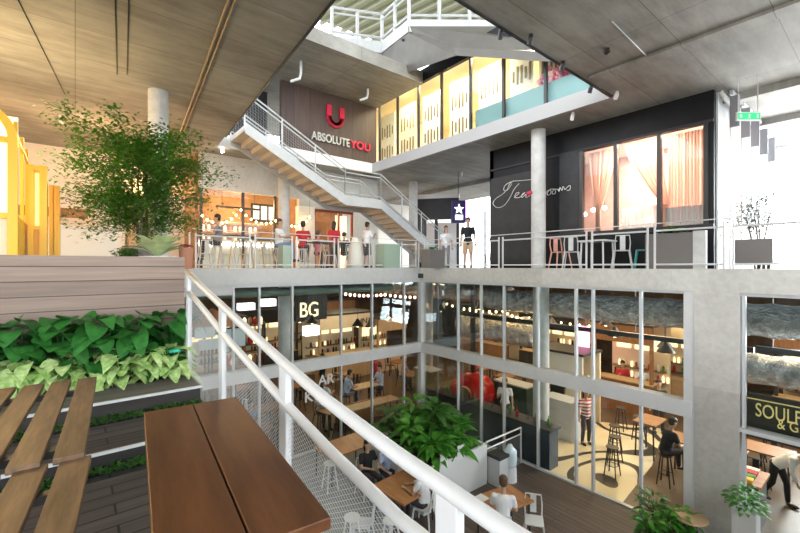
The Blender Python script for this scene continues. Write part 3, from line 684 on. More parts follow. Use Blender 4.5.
# conduits
def conduit(pts, label, r=.018, m_=M['greysteel']): tag(MB().tube(pts, r, 6).build('ceiling_conduit', m_, smooth=True), label, 'conduit')
a, b = PZ(236, -20, ZC - .03), PZ(181, 131, ZC - .03); d = (b - a) * 1.2
M['brass'] = mat('brass_conduit', (.34, .26, .15), .4, metal=.3)
conduit([a - d * .3, a, b, b + d * .05], 'pair of brown conduits along the left concrete ceiling, left pipe', .022, M['brass'])
conduit([a - d * .3 + Vector((.08, 0, 0)), a + Vector((.08, 0, 0)), b + Vector((.08, 0, 0))], 'pair of brown conduits along the left concrete ceiling, right pipe', .016, M['brass'])
for px0, px1, lab in ((115, 117, 'thin dark conduit on the left ceiling, left of two parallel ones'), (129, 127, 'thin dark conduit on the left ceiling, right of two parallel ones')):
    conduit([PZ(px0, -10, ZC - .01), PZ(px1, 75, ZC - .01)], lab, .009, M['dgrey'])
conduit([PZ(18, 0, ZC - .01), PZ(65, 95, ZC - .01)], 'thin dark conduit slanting across the far left ceiling', .009, M['dgrey'])
conduit([PZ(612, 22, ZC - .01), PZ(652, 62, ZC - .01)], 'short thin conduit on the right concrete ceiling', .012, M['wpost'])

# ------------------------------------------------------------------ foreground terrace
ZD, Z2, Z1 = -1.55, -1.40, -1.22
YW = 5.53
struct('floor_terrace', MB().bx(-9, 1.02, -6, 3.72, ZD - .2, ZD), M['deck'])
struct('floor_step', MB().bx(-9, 1.02, 3.78, 4.42, Z2 - .3, Z2), M['deck'])
struct('floor_bench_step', MB().bx(-9, 1.02, 4.5, 5.02, Z1 - .3, Z1), M['step'])
struct('trim_nosing', MB().bx(-9, 1.02, 3.765, 3.785, Z2 - .02, Z2 + .004).bx(-9, 1.02, 4.485, 4.505, Z1 - .02, Z1 + .004), M['wpost'])
struct('trim_riser', MB().bx(-9, 1.02, 3.785, 3.80, Z2 - .16, Z2 - .02).bx(-9, 1.02, 4.505, 4.52, Z1 - .17, Z1 - .02), M['step'])
struct('floor_soil', MB().bx(-9, 1.0, 5.02, YW, Z1 - .3, Z1 - .05), M['soil'])
struct('wall_planter', MB().bx(-9, 1.05, YW, YW + .1, Z1 - .3, .115), M['wallboard'])
def strip(y, z, name):
    g = MB()
    for k in range(1500):
        p = (random.uniform(-2.5, 1.0), y + random.uniform(-.045, .045), z + random.uniform(0, .05)); a = random.uniform(0, 6.28)
        g.leaf(p, (math.cos(a), math.sin(a), .9), random.uniform(.03, .055), .03, .3)
    tag(g.build('ground_cover', M['hedge']), 'low green creeper growing in the gap below the %s' % name, 'ground cover', kind='stuff')
strip(3.72, ZD, 'lower step edge'); strip(4.44, Z2, 'upper step edge')
# foreground balustrade of the terrace (x = 1)
UP = [(-1.2, -.79), (.4, -.79), (.758, -.786), (1.24, -.751), (1.85, -.683), (2.36, -.60), (4.51, -.195), (5.15, -.06)]
LO = [(-1.2, -1.01), (.6, -1.01), (1.24, -1.0), (1.8, -.93), (2.45, -.82), (3.62, -.6), (4.5, -.40), (5.15, -.27)]
def interp(tb, y):
    for (a, za), (b, zb) in zip(tb, tb[1:]):
        if y <= b: return za + (zb - za) * (y - a) / (b - a)
    return tb[-1][1]
t = thing('balustrade', 'white tubular handrail with wire mesh running down beside the terrace steps in front', 'railing', (1, 2.36, ZD))
MB().tube([(1, y, z) for y, z in UP], .031, 14).build('handrail', M['wpost'], t, world=True, smooth=True)
MB().tube([(1, y, z) for y, z in LO], .028, 14).build('panel_rail', M['wpost'], t, world=True, smooth=True)
def zfl(y): return ZD if y < 3.7 else (Z2 if y < 4.45 else Z1)
for y in (-.38, .97, 2.36, 3.71, 5.06):
    MB().box((1, y, (interp(UP, y) + zfl(y) - .25) / 2), (.04, .105, interp(UP, y) - zfl(y) + .25)).build('post', M['wpost'], t, world=True, bevel=.006)
    MB().box((1.035, y + .09, (interp(LO, y + .09) + zfl(y) - .25) / 2), (.03, .035, interp(LO, y) - zfl(y) + .25)).build('panel_stile', M['wpost'], t, world=True)
MB().tube([(1.0, y, zfl(2) - .18 + max(0, (y - 3) * .17)) for y in (-1.2, 3, 5.1)], .02, 8).build('bottom_rail', M['wpost'], t, world=True)
g = MB(); cw, ch = .046, .026; y0, y1 = -1.2, 5.1
for fam in (1, -1):
    s0 = y0 - 2.6
    k = 0
    while True:
        ys = s0 + k * cw; k += 1
        if ys > y1 + 2.6: break
        # line: z = zb + fam*(y-ys)*ch/cw*1
        seg = []
        for j in range(0, 61):
            y = y0 + (y1 - y0) * j / 60
            z = -1.2 + fam * (y - ys) * (ch / cw)
            lo = ZD - .18 + max(0, (y - 3) * .17); hi = interp(LO, y)
            if lo <= z <= hi: seg.append((1.0, y, z))
        if len(seg) > 1: g.tube([seg[0], seg[-1]], .0013, 3, False)
g.build('wire_mesh', M['greysteel'], t, world=True)

# tables in front
TZ = -.80
A, B_, C_ = PZ(143, 412, TZ), PZ(237, 397, TZ), PZ(332, 517, TZ)
dl = (C_ - B_); Lh = dl.length; dl.normalize(); ang = math.atan2(dl.y, dl.x) - math.pi / 2 + math.pi
wv = Vector((dl.y, -dl.x, 0))
if wv.dot(A - B_) < 0: wv = -wv
wid = (A - B_).dot(wv)
ctr = (B_ + C_) / 2 + wv * wid / 2
t = thing('wooden_table', 'dark reddish brown two-board wooden table in the front centre of the terrace', 'table', (ctr.x, ctr.y, ZD), rz=math.atan2(dl.y, dl.x) + math.pi / 2)
for s in (-1, 1):
    MB().box((s * wid / 4, 0, TZ - ZD - .02), (wid / 2 - .006, Lh, .04)).build('top_board', M['tablewood'], t, bevel=.004)
for sx_ in (-1, 1):
    for sy_ in (-1, 1): MB().box((sx_ * (wid / 2 - .06), sy_ * (Lh / 2 - .12), (TZ - ZD - .04) / 2), (.05, .05, TZ - ZD - .04)).build('leg', M['dark'], t)
MB().box((0, 0, TZ - ZD - .07), (wid - .1, Lh - .2, .05)).build('frame', M['dark'], t)
def slat_table(label, pr, pl_, pn, z, n, rzv, nm='slatted_table', vis=True):
    pass
def slats(label, x1, y0, y1, z, n, rz, off):
    """right edge x1 at far end; n slats to the left; origin at far-right corner"""
    t = thing('slatted_table', label, 'table', (x1, y1, ZD), rz=rz, group='slatted wooden tables on the terrace')
    L_ = y1 - y0
    for i in range(n):
        MB().box((-.0575 - i * .152, -L_ / 2, z - ZD - .015), (.112, L_, .03)).build('slat', M['slat'], t, bevel=.003)
    for yy in (-.22, -L_ + .22): MB().box((-n * .076, yy, z - ZD - .05), (n * .152 - .04, .05, .035)).build('crossbar', M['dark'], t)
    for xx in (-.08, -n * .152 + .1):
        for yy in (-.22, -L_ + .22): MB().box((xx, yy, (z - ZD - .06) / 2), (.04, .04, z - ZD - .06)).build('leg', M['dark'], t)
    return t
p1, p2 = PZ(97, 377, -.85), PZ(85, 453, -.85)
rz1 = -math.atan2((p1.x - p2.x), (p1.y - p2.y))
slats('brown slatted wooden table at the left reaching back to the planting bed', p1.x, p1.y - (p1 - p2).length, p1.y, -.85, 7, rz1, 0)
p1, p2 = PZ(92, 455, -.87), PZ(75, 533, -.87)
rz2 = -math.atan2((p1.x - p2.x), (p1.y - p2.y))
slats('brown slatted wooden table nearest the camera in the lower left corner', p1.x, p1.y - 1.5, p1.y, -.87, 7, rz2, 0)

# planting bed
def bushplant(name, label, cat, loc, nl, L, w, m_, spread, up, group, heart=False, droop=.5):
    t = thing(name, label, cat, loc, group=group); g = MB(); s_ = MB()
    for k in range(nl):
        a = random.uniform(0, 6.28); e = random.uniform(.1, 1.0); h = up * random.uniform(.25, 1.0); r = spread * random.uniform(.15, 1)
        b = Vector((math.cos(a) * r * .6, math.sin(a) * r * .6, h))
        g.leaf(b, (math.cos(a), math.sin(a), e * .9), L * random.uniform(.6, 1.1), w * random.uniform(.7, 1.1), droop * random.uniform(.5, 1.3), random.uniform(-.5, .5), .2, heart)
        if k % 2 == 0: s_.tube([(0, 0, 0), b * .6 + Vector((0, 0, .02)), b], .004, 4)
    s_.build('stems', m_, t); g.build('foliage', m_, t, smooth=True); return t
nd = 9
for i in range(nd):
    x = .88 - (nd - 1 - i) * .33 if False else -1.75 + i * .325
    bushplant('leafy_shrub', 'glossy dark green broad-leaved plant against the plank wall, %s from the left' % ORD[i], 'plant', (x, 5.27 + random.uniform(-.04, .03), Z1 - .06), 52, .23, .21, M['darkleaf'], .26, .76, 'dark leaved plants at the back of the bed', True, 1.0)
npl = 11
for i in range(npl):
    x = -1.5 + i * .235
    bushplant('variegated_plant', 'pale variegated leafy plant at the front of the planting bed, %s from the left' % ORD[i], 'plant', (x, 5.10 + random.uniform(-.03, .05), Z1 - .06), 40, .25, .135, M['paleleaf'], .18, .38, 'pale variegated plants at the front of the bed', True, .95)
tag(MB().tube([PD(170, 352, 4.45), PD(180, 351, 4.45)], .02, 8).build('plant_tag', mat('green_plastic', (.02, .45, .3), .4)), 'small bright green plastic tag among the pale leaves', 'tag')

# ------------------------------------------------------------------ plants on the upper floor
def tree(loc, label, h, spread, nleaf, lsz, m_, nbr=26, up0=.35, th=1):
    t = thing('potted_tree', label, 'tree', loc); st_ = MB(); fo = MB(); rnd = random
    for k in range(4):
        a = rnd.uniform(0, 6.28); st_.tube([(0.05 * math.cos(a), .05 * math.sin(a), 0), (.12 * math.cos(a), .12 * math.sin(a), h * .3), (.2 * math.cos(a + .4), .2 * math.sin(a + .4), h * .6), (.12 * math.cos(a), .12 * math.sin(a), h * .85)], [.03 * th, .025 * th, .018 * th, .008 * th], 6)
    ends = []
    for k in range(nbr):
        a = k * 2.4 + rnd.uniform(-.3, .3); z0 = h * rnd.uniform(up0, .8); L_ = spread * rnd.uniform(.55, 1.0) * (1.1 - abs(z0 / h - .62))
        z1_ = z0 + h * rnd.uniform(-.02, .22)
        p0 = Vector((.12 * math.cos(a), .12 * math.sin(a), z0)); p1_ = Vector((L_ * .5 * math.cos(a), L_ * .5 * math.sin(a), (z0 + z1_) / 2 + .1)); p2_ = Vector((L_ * math.cos(a + .2), L_ * math.sin(a + .2), z1_))
        st_.tube([p0, p1_, p2_], [.012 * th, .008 * th, .003 * th], 5); ends.append((p0, p1_, p2_))
    for k in range(nleaf):
        p0, p1_, p2_ = rnd.choice(ends); s = rnd.uniform(.15, 1.12)
        q = (p0.lerp(p1_, s * 2) if s < .5 else p1_.lerp(p2_, s * 2 - 1)) + Vector((rnd.gauss(0, .11), rnd.gauss(0, .11), rnd.gauss(0, .12)))
        if q.z > h: continue
        a = rnd.uniform(0, 6.28); fo.leaf(q, (math.cos(a), math.sin(a), rnd.uniform(-.3, .7)), lsz * rnd.uniform(.7, 1.3), lsz * .5, .3)
    st_.build('branches', M['stem'], t); fo.build('foliage', m_, t); return t
tr = tree((.95, 8.75, ZU), 'airy green tree with small leaves rising before the left concrete column', 2.75, 1.38, 17000, .085, M['green'], 60, .2)
MB().lathe([(.24, 0), (.3, .42), (.27, .42), (.25, .36)], n=20).build('pot', M['taupe'], tr)
q = PX(757, 262, 11.3)
t2 = tree((11.3, q.y, ZU), 'thin bare-looking small tree in a taupe planter at the right', 1.85, .55, 1100, .075, M['sparse'], 22, .42, .6)
MB().bx(-.36, .36, -.30, .30, .08, .62).build('planter', M['taupe'], t2)
for s in (-1, 1): MB().box((s * .24, -.15, .04), (.06, .06, .08)).build('foot', M['dark'], t2)

def rosette(loc, label, n, L, w, m_, pot, potm, group=None, e=(.3, 1.5)):
    t = thing('potted_plant', label, 'plant', loc, group=group); g = MB(); z = pot[1]
    for k in range(n):
        a = k * 2.4; g.leaf((.02 * math.cos(a), .02 * math.sin(a), z), (math.cos(a), math.sin(a), random.uniform(*e)), L * random.uniform(.75, 1.1), w, .35, None, .35)
    g.build('foliage', m_, t, smooth=True)
    if len(pot) == 2: MB().lathe([(pot[0] * .8, 0), (pot[0], z), (pot[0] * .9, z), (pot[0] * .88, z - .04)], n=20).build('pot', potm, t)
    else: MB().bx(-pot[0], pot[0], -pot[2], pot[2], 0, z).build('pot', potm, t, bevel=.01)
    return t
q = PD(158, 256, 6.0); rosette((q.x, q.y, ZU), 'pale green agave-like plant in a white bowl on the left ledge', 26, .62, .15, leafmat('agave_leaf', (.42, .55, .28), (.62, .72, .42), 6), (.25, .2), M['white'], e=(.6, 2.2))
q = PD(186, 262, 7.9); t = rosette((q.x, q.y, ZU), 'red flowering plant in a terracotta pot at the end of the rail', 30, .14, .08, M['cred'], (.13, .42), M['terra'])
q = PD(126, 262, 6.9); t = bushplant('leafy_shrub', 'small clipped green shrub left of the pale agave', 'plant', (q.x, q.y, ZU), 260, .07, .045, M['hedge'], .32, .36, None)
MB().lathe([(.15, 0), (.22, .1), (.2, .1)], n=16).build('pot', M['terra'], t)
q = PD(112, 262, 7.4)
q = PD(433, 250, 13.6); t = rosette((q.x, q.y, ZU), 'small bright green plant in a grey box at the foot of the stairs', 40, .22, .06, M['gleaf'], (.35, .62, .2), M['taupe'])
q = PX(675, 250, 10.35); t = rosette((10.35, q.y, ZU), 'leafy plant in a long taupe planter before the tea room windows', 60, .34, .1, M['gleaf'], (.24, .78, .52), M['taupe'], e=(.2, 1.2))
q = PX(702, 250, 10.2); tag(MB().box((10.15, q.y + .02, .35), (.12, .22, .8)).build('stone_post', M['column']), 'pale concrete block at the right end of the taupe planter', 'block')

# ------------------------------------------------------------------ furniture makers
def metal_chair(label, loc, rz, m_, group=None, back=True, seat_h=.45):
    t = thing('metal_chair', label, 'chair', loc, rz, group)
    MB().box((0, 0, seat_h - .01), (.36, .36, .025)).build('seat', m_, t, bevel=.01)
    for sx_ in (-1, 1):
        for sy_ in (-1, 1): MB().tube([(sx_ * .16, sy_ * .16, seat_h - .01), (sx_ * .22, sy_ * .22, 0)], [.022, .015], 6).build('leg', m_, t)
    if back:
        b = MB().tube([(-.16, -.17, seat_h), (-.17, -.23, seat_h + .2), (-.15, -.25, seat_h + .38), (.15, -.25, seat_h + .38), (.17, -.23, seat_h + .2), (.16, -.17, seat_h)], .016, 6)
        b.box((0, -.235, seat_h + .2), (.12, .012, .36)); b.build('backrest', m_, t)
    return t
def stool(label, loc, m_, h=.66, group=None, rz=0, seatm=None):
    t = thing('bar_stool' if h > .55 else 'stool', label, 'stool', loc, rz, group)
    MB().lathe([(.15, h - .03), (.16, h - .01), (.155, h)], n=16).build('seat', seatm or m_, t)
    for k in range(4):
        a = math.pi / 4 + k * math.pi / 2; MB().tube([(.11 * math.cos(a), .11 * math.sin(a), h - .02), (.21 * math.cos(a), .21 * math.sin(a), 0)], .017, 6).build('leg', m_, t)
    MB().tube([(.17 * math.cos(math.pi / 4 + k * math.pi / 2), .17 * math.sin(math.pi / 4 + k * math.pi / 2), h * .38) for k in range(5)], .01, 5).build('footrest', m_, t)
    return t
def table(label, loc, sx_, sy_, h, topm, legm, rz=0, name='dining_table', trestle=False):
    t = thing(name, label, 'table', loc, rz)
    MB().box((0, 0, h - .02), (sx_, sy_, .04)).build('tabletop', topm, t, bevel=.004)
    for a in (-1, 1):
        for b in (-1, 1):
            o = .1 if trestle else 0
            MB().tube([(a * (sx_ / 2 - .08 - o), b * (sy_ / 2 - .08), h - .03), (a * (sx_ / 2 - .06 + o * .3), b * (sy_ / 2 - .06), 0)], .022, 5).build('leg', legm, t)
    return t

# ------------------------------------------------------------------ people
def remesh(mb, name, m_, parent, vox):
    o = mb.build(name, m_, parent); r_ = o.modifiers.new('r', 'REMESH'); r_.mode = 'VOXEL'; r_.voxel_size = vox; r_.use_smooth_shade = True
    s = o.modifiers.new('sm', 'SMOOTH'); s.iterations = 2; s.factor = .5; return o
def cap(mb, a, b, ra, rb, n=10):
    a = Vector(a); b = Vector(b); mb.tube([a, a.lerp(b, .5), b], [ra, (ra + rb) / 2 * 1.03, rb], n); mb.ell(a, (ra,) * 3, n, 6); mb.ell(b, (rb,) * 3, n, 6)
def person(label, loc, rz, pose='stand', top='cwhite', bottom='cdark', hair='hair', shorts=False, longhair=False, seat=.45, arms=None, lean=0, height=1.7, sleeves=False, group=None):
    """local frame: faces +y"""
    t = thing('person', label, 'person', loc, rz, group)
    k = height / 1.7
    def V(x, y, z): return Vector((x, y, z)) * k
    if pose == 'sit': pz = seat / k + .10; hips = V(0, 0, pz)
    else: pz = .92; hips = V(0, 0, pz)
    tl = Matrix.Rotation(-lean, 3, 'X')
    def T(x, y, z): return hips + tl @ V(x, y, z)
    ch, nk, hd = T(0, 0, .42), T(0, .01, .56), T(0, .03 , .70)
    sh = [T(s * .175, 0, .47) for s in (-1, 1)]
    arms = arms or ('down' if pose != 'sit' else 'table')
    el, wr = [], []
    for i, s in enumerate((-1, 1)):
        if arms == 'down': el.append(T(s * .23, -.02, .19)); wr.append(T(s * .25, .05, -.05))
        elif arms == 'table': el.append(T(s * .24, .13, .24)); wr.append(T(s * .12, .34, .26))
        elif arms == 'one': el.append(T(s * .23, -.02 if s < 0 else .1, .2)); wr.append(T(s * .25, .05, -.03) if s < 0 else T(s * .14, .28, .34))
        elif arms == 'reach': el.append(T(s * .2, .22, .3)); wr.append(T(s * .14, .44, .2))
    if pose == 'sit':
        kn = [hips + V(s * .11, .42, .02) for s in (-1, 1)]; an = [Vector((q.x, q.y + .02 * k, max(.07, 0.07) if seat < .55 else (seat - .38))) for q in kn]
    elif pose == 'walk':
        kn = [V(-.1, .14, .50), V(.1, -.04, .49)]; an = [V(-.1, .16, .08), V(.1, -.26, .12)]
    else:
        kn = [V(-.10, .02, .49), V(.10, .02, .49)]; an = [V(-.11, -.02, .08), V(.11, -.02, .08)]
    toe = [a + V(0, .14, -.045) for a in an]
    hp = [hips + V(s * .09, 0, -.02) for s in (-1, 1)]
    b = MB()
    b.ell(T(0, 0, .02), (.155 * k, .11 * k, .13 * k)); b.ell(T(0, 0, .36), (.165 * k, .105 * k, .17 * k)); cap(b, T(0, 0, .02), T(0, 0, .38), .115 * k, .12 * k)
    cap(b, T(-.12, 0, .45), T(.12, 0, .45), .06 * k, .06 * k)
    cap(b, ch, nk, .06 * k, .05 * k); cap(b, nk, hd, .048 * k, .05 * k)
    b.ell(hd + tl @ V(0, .0, .035), (.075 * k, .092 * k, .115 * k), m=tl)
    b.ell(hd + tl @ V(0, .092, .02), (.014 * k, .022 * k, .024 * k)); b.ell(hd + tl @ V(0, .075, -.025), (.026 * k, .016 * k, .012 * k)); b.ell(hd + tl @ V(0, .06, -.06), (.035 * k, .03 * k, .025 * k))
    for s in (-1, 1): b.ell(hd + tl @ V(s * .078, -.005, .025), (.014 * k, .022 * k, .032 * k))
    for i, s in enumerate((-1, 1)):
        cap(b, sh[i], el[i], .047 * k, .038 * k); cap(b, el[i], wr[i], .038 * k, .026 * k)
        d = (wr[i] - el[i]).normalized(); sd = Vector((1, 0, 0)) if abs(d.x) < .8 else Vector((0, 1, 0)); sd = (sd - d * sd.dot(d)).normalized()
        pm = wr[i] + d * .07 * k; b.ell((wr[i] + pm) / 2 + d * .012 * k, (.03 * k, .03 * k, .03 * k)); b.ell(pm, (.034 * k,) * 3)
        for f, ln in enumerate((.062, .075, .072, .055)):
            o = sd * (f - 1.5) * .02 * k; nrm = d.cross(sd)
            cap(b, pm + o, pm + o + d * ln * .6 * k, .011 * k, .010 * k, 6); cap(b, pm + o + d * ln * .6 * k, pm + o + d * ln * k - nrm * .018 * k, .010 * k, .009 * k, 6)
        cap(b, wr[i] + d * .03 * k - sd * .028 * k, wr[i] + d * .085 * k - sd * .055 * k, .012 * k, .010 * k, 6)
        cap(b, hp[i], kn[i], .078 * k, .054 * k); cap(b, kn[i], an[i], .053 * k, .035 * k); cap(b, an[i], toe[i], .036 * k, .03 * k)
    remesh(b, 'body', M['skin'], t, .013)
    s_ = MB(); s_.ell(T(0, 0, .04), (.168 * k, .125 * k, .12 * k)); s_.ell(T(0, 0, .36), (.182 * k, .122 * k, .175 * k)); cap(s_, T(0, 0, .0), T(0, 0, .38), .132 * k, .135 * k); cap(s_, T(-.13, 0, .455), T(.13, 0, .455), .068 * k, .068 * k)
    for i in range(2):
        if sleeves: cap(s_, sh[i], el[i], .06 * k, .052 * k); cap(s_, el[i], el[i].lerp(wr[i], .85), .052 * k, .04 * k)
        else: cap(s_, sh[i], sh[i].lerp(el[i], .6), .062 * k, .058 * k)
    remesh(s_, 'shirt', M[top], t, .016)
    p_ = MB(); p_.ell(T(0, 0, .0), (.165 * k, .125 * k, .12 * k))
    for i in range(2):
        if shorts: cap(p_, hp[i], hp[i].lerp(kn[i], .9), .093 * k, .083 * k)
        else: cap(p_, hp[i], kn[i], .09 * k, .066 * k); cap(p_, kn[i], kn[i].lerp(an[i], .93), .066 * k, .05 * k)
    remesh(p_, 'shorts' if shorts else 'trousers', M[bottom], t, .016)
    h_ = MB(); h_.ell(hd + tl @ V(0, -.016, .088), (.092 * k, .102 * k, .085 * k), 14, 8, tl); h_.ell(hd + tl @ V(0, -.045, .04), (.086 * k, .07 * k, .10 * k), 14, 8, tl)
    if longhair: h_.ell(hd + tl @ V(0, -.07, -.06), (.085 * k, .05 * k, .15 * k), 12, 8, tl)
    remesh(h_, 'hair', M[hair], t, .014)
    for i in range(2):
        sh_ = MB(); sh_.ell((an[i] + toe[i]) / 2 + Vector((0, .01, -.012)), (.05 * k, .135 * k, .045 * k)); sh_.build('shoe', M['cdark'], t, smooth=True)
    for s in (-1, 1): MB().ell(hd + tl @ V(s * .03, .088, .045), (.010 * k, .006 * k, .007 * k), 6, 4).build('eye', M['eye'], t)
    return t
def face(px): # rotation so that local +y faces the camera from that place
    return 0
def at(px, d, z): r = ray(px, 267); return Vector((r.x * d, r.y * d, z))
def rz_to(loc, tgt): return math.atan2(tgt[1] - loc[1], tgt[0] - loc[0]) - math.pi / 2
CAMP = (0, 0)
# upper floor
l = at(468, 14.9, ZU); person('man in a black T-shirt and beige shorts standing by the rail', l, rz_to(l, CAMP), 'stand', 'cblack', 'cbeige', shorts=True, height=1.78)
l = at(446, 16.2, ZU); person('brown-haired woman in a white top walking behind the rail left of the man in black', l, rz_to(l, CAMP), 'walk', 'cwhite', 'cgrey', 'hairb', longhair=True, height=1.62)
l = at(367, 15.6, ZU); person('person in a white T-shirt and dark shorts standing under the stair landing', l, rz_to(l, CAMP) + 2.4, 'stand', 'cwhite', 'cdark', shorts=True, arms='one')
l = at(334, 15.6, ZU); person('person in a red sleeveless top standing at the shop door under the stairs', l, rz_to(l, CAMP) + 2.9, 'stand', 'cred', 'cdark', longhair=True, height=1.72)
l = at(303, 13.9, ZU); person('person in a red top seated at a high table right of the white column', l, rz_to(l, CAMP) + 3.0, 'sit', 'cred', 'cdark', seat=.66)
l = at(344, 14.6, ZU); person('small dark-clothed person seated below the shop door', l, rz_to(l, CAMP) + 2.5, 'sit', 'cblack', 'cdark', seat=.45, height=1.5)
l = at(279, 13.2, ZU); person('person in a white shirt seated with blue jeans left of the white column', l, rz_to(l, CAMP) + 1.2, 'sit', 'cwhite', 'cdenim', 'hairb', seat=.66)
l = at(218, 12.6, ZU); person('person in a grey top seated at a high table before the cafe window', l, rz_to(l, CAMP) - 1.6, 'sit', 'cgrey', 'cdark', seat=.70, height=1.75)
l = at(318, 14.2, ZU); person('person in a pink top seated behind the pale table right of the woman in red', l, rz_to(l, CAMP) + 2.6, 'sit', 'cpink', 'cdark', 'hairb', seat=.45, height=1.55)

ns = [(303, 13.9), (279, 13.2), (218, 12.6)]
for i, (px, d) in enumerate(ns):
    l = at(px, d, ZU); stool('grey metal stool under the seated person %s' % ('in red by the white column', 'in white left of the white column', 'in grey before the cafe window')[i], l, M['greysteel'], .66 if i < 2 else .70, 'high stools on the upper terrace')
ti = 0
for px, d, lab in ((236, 11.9, 'left high pale-legged table before the cafe window'), (259, 12.9, 'right high pale-legged table before the cafe window'), (322, 13.4, 'grey table with pale trestle legs right of the white column')):
    table(lab, at(px, d, ZU), .95, .6, .95 if px < 300 else .85, M['dgrey'], M['palewood'], rz=.4, trestle=True)
for i, px in enumerate((205, 228, 247, 268, 330, 352, 384)):
    metal_chair('pale metal cafe chair behind the far rail, %s from the left' % ORD[i], at(px, 12.2 + .45 * i, ZU), 1.1 * i, M['wpost'] if i % 2 else M['greysteel'], 'cafe chairs behind the far rail')
# green glass bins / planters under stairs
l = at(388, 13.9, ZU); tag(MB().box((l.x, l.y, ZU + .4), (.75, .45, .8), rz=.1).build('serving_cabinet', mat('sage_cabinet', (.32, .42, .33), .5)), 'sage green cabinet behind the rail under the stair landing', 'cabinet')
l = at(285, 12.5, ZU); tag(MB().box((l.x, l.y, ZU + .35), (.3, .3, .7), rz=.1).build('waste_bin', mat('sage_bin', (.38, .5, .42), .5)), 'pale green bin at the foot of the white column', 'bin')
l = at(355, 13.5, ZU); tag(MB().lathe([(.32, 0), (.22, .5), (.1, 1.0), (.05, 1.05)], (l.x, l.y, ZU), 16).build('folded_parasol', M['creamw'], smooth=True), 'closed cream parasol standing behind the rail under the stairs', 'parasol')

# chairs and cafe table before the tea room
def Xp(px, x, z): q = PX(px, 267, x); return (x, q.y, z)
tea = table('slim white metal table between the folding chairs before the tea room', Xp(597, 10.45, ZU), .7, .7, .72, M['wpost'], M['wpost'])
for i, (px, x, rzv) in enumerate(((572, 10.45, -1.2), (622, 10.45, 1.9))):
    metal_chair('white metal chair %s of the table before the tea room' % ('left', 'right')[i], Xp(px, x, ZU), rzv, M['wpost'], 'white chairs before the tea room')
metal_chair('turquoise metal chair behind the rail under the right tea room window', Xp(645, 10.6, ZU), .3, mat('turquoise_paint', (.05, .35, .36), .4))
metal_chair('pale pink metal chair beside the concrete column', Xp(560, 10.35, ZU), 2.6, mat('salmon_paint', (.7, .35, .28), .4))

# ------------------------------------------------------------------ upper cafes on the left
w = bpy.data.objects.new('window_7', None); COL.objects.link(w); w['kind'] = 'structure'
for x in (3.35, PY(243, 220, 15).x, PY(275, 220, 15).x, 6.2): MB().bx(x - .04, x + .04, 14.95, 15.05, ZU, 2.68).build('mullion', M['dark'], w)
for a, b in ((3.39, PY(243, 220, 15).x - .04), (PY(243, 220, 15).x + .04, PY(275, 220, 15).x - .04), (PY(275, 220, 15).x + .04, 6.16)): MB().bx(a, b, 15.0, 15.01, ZU, 2.68).build('pane', M['glass'], w)
t = thing('bar_counter', 'brightly lit white cafe counter behind the cafe window', 'counter', (4.8, 16.2, ZU))
MB().bx(-1.5, 1.6, -.25, .25, 0, 1.0).build('front', M['creamw'], t); MB().bx(-1.55, 1.65, -.3, .3, 1.0, 1.05).build('worktop', M['white'], t)
MB().bx(-1.4, 1.5, -.28, -.26, .85, .92).build('light_strip', M['bulbw'], t)
t = thing('shelf_unit', 'cafe back shelf stacked with glowing jars', 'shelf', (4.8, 17.7, ZU))
for z in (1.1, 1.5, 1.9): MB().bx(-1.5, 1.5, -.15, .15, z - .03, z).build('shelf_board', M['palewood'], t)
for z in (1.1, 1.5):
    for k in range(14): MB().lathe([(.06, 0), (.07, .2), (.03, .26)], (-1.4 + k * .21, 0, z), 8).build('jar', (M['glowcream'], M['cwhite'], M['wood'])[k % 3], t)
def string_lights(label, P, sag, n, m_=M['bulb'], r=.034):
    t = thing('string_lights', label, 'lights', P[0]); pts = []
    for a, b in zip(P, P[1:]):
        a = Vector(a); b = Vector(b)
        for k in range(n + 1):
            s = k / n; q = a.lerp(b, s); q.z -= sag * 4 * s * (1 - s); pts.append(q)
    top = 3.88 if P[0][2] > 0 else ZS - .02
    MB().tube(pts, .008, 4).build('cable', M['dark'], t, world=True)
    for q in (pts[0], pts[-1]): MB().tube([q, (q.x, q.y, top)], .005, 4).build('hanger', M['dark'], t, world=True)
    for q in pts[::1]: MB().ell(q - Vector((0, 0, .06)), (r, r, r * 1.2), 8, 6).build('bulb', m_, t, world=True, smooth=True)
string_lights('festoon of warm bulbs draped across the upper cafe window', [(3.3, 14.6, 1.75), (4.55, 14.6, 2.05), (6.0, 14.6, 1.9), (7.2, 14.6, 2.0)], .35, 8)
tag(MB().box((4.9, 16.0, 2.25), (1.6, .25, .05)).box((4.3, 16.0, 3.08), (.02, .02, 1.62)).box((5.5, 16.0, 3.08), (.02, .02, 1.62)).build('pendant_bar', M['dark']), 'long thin dark pendant bar inside the upper cafe', 'lamp')
q = PY(262, 198, 17.9)
t = thing('gridded_window', 'small bright gridded window at the back of the upper cafe', 'window', (q.x + .1, 17.93, 2.15))
for k in range(3): MB().box((-.35 + k * .35, 0, .25), (.26, .03, .6)).build('pane', mat('window_daylight', (.75, .78, .8), emit=.35) if k == 0 else bpy.data.materials['window_daylight'], t)
MB().box((0, .02, .25), (1.15, .03, .8)).build('frame', M['dark'], t)
# shop door under stairs
t = thing('storefront', 'red-framed shop entrance under the stair landing with a glowing yellow doorway', 'shopfront', (8.4, 15.0, ZU))
MB().bx(-.85, -.78, -.08, .02, 0, 2.35).bx(.93, 1.0, -.08, .02, 0, 2.35).bx(-.85, 1.0, -.08, .02, 2.3, 2.4).bx(.28, .34, -.08, .02, 0, 2.3).build('frame', mat('red_frame', (.2, .03, .02), .5), t)
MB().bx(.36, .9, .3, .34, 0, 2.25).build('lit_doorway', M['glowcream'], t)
MB().bx(-.75, .25, .9, .95, .8, 2.0).build('shelf_display', M['wood'], t)
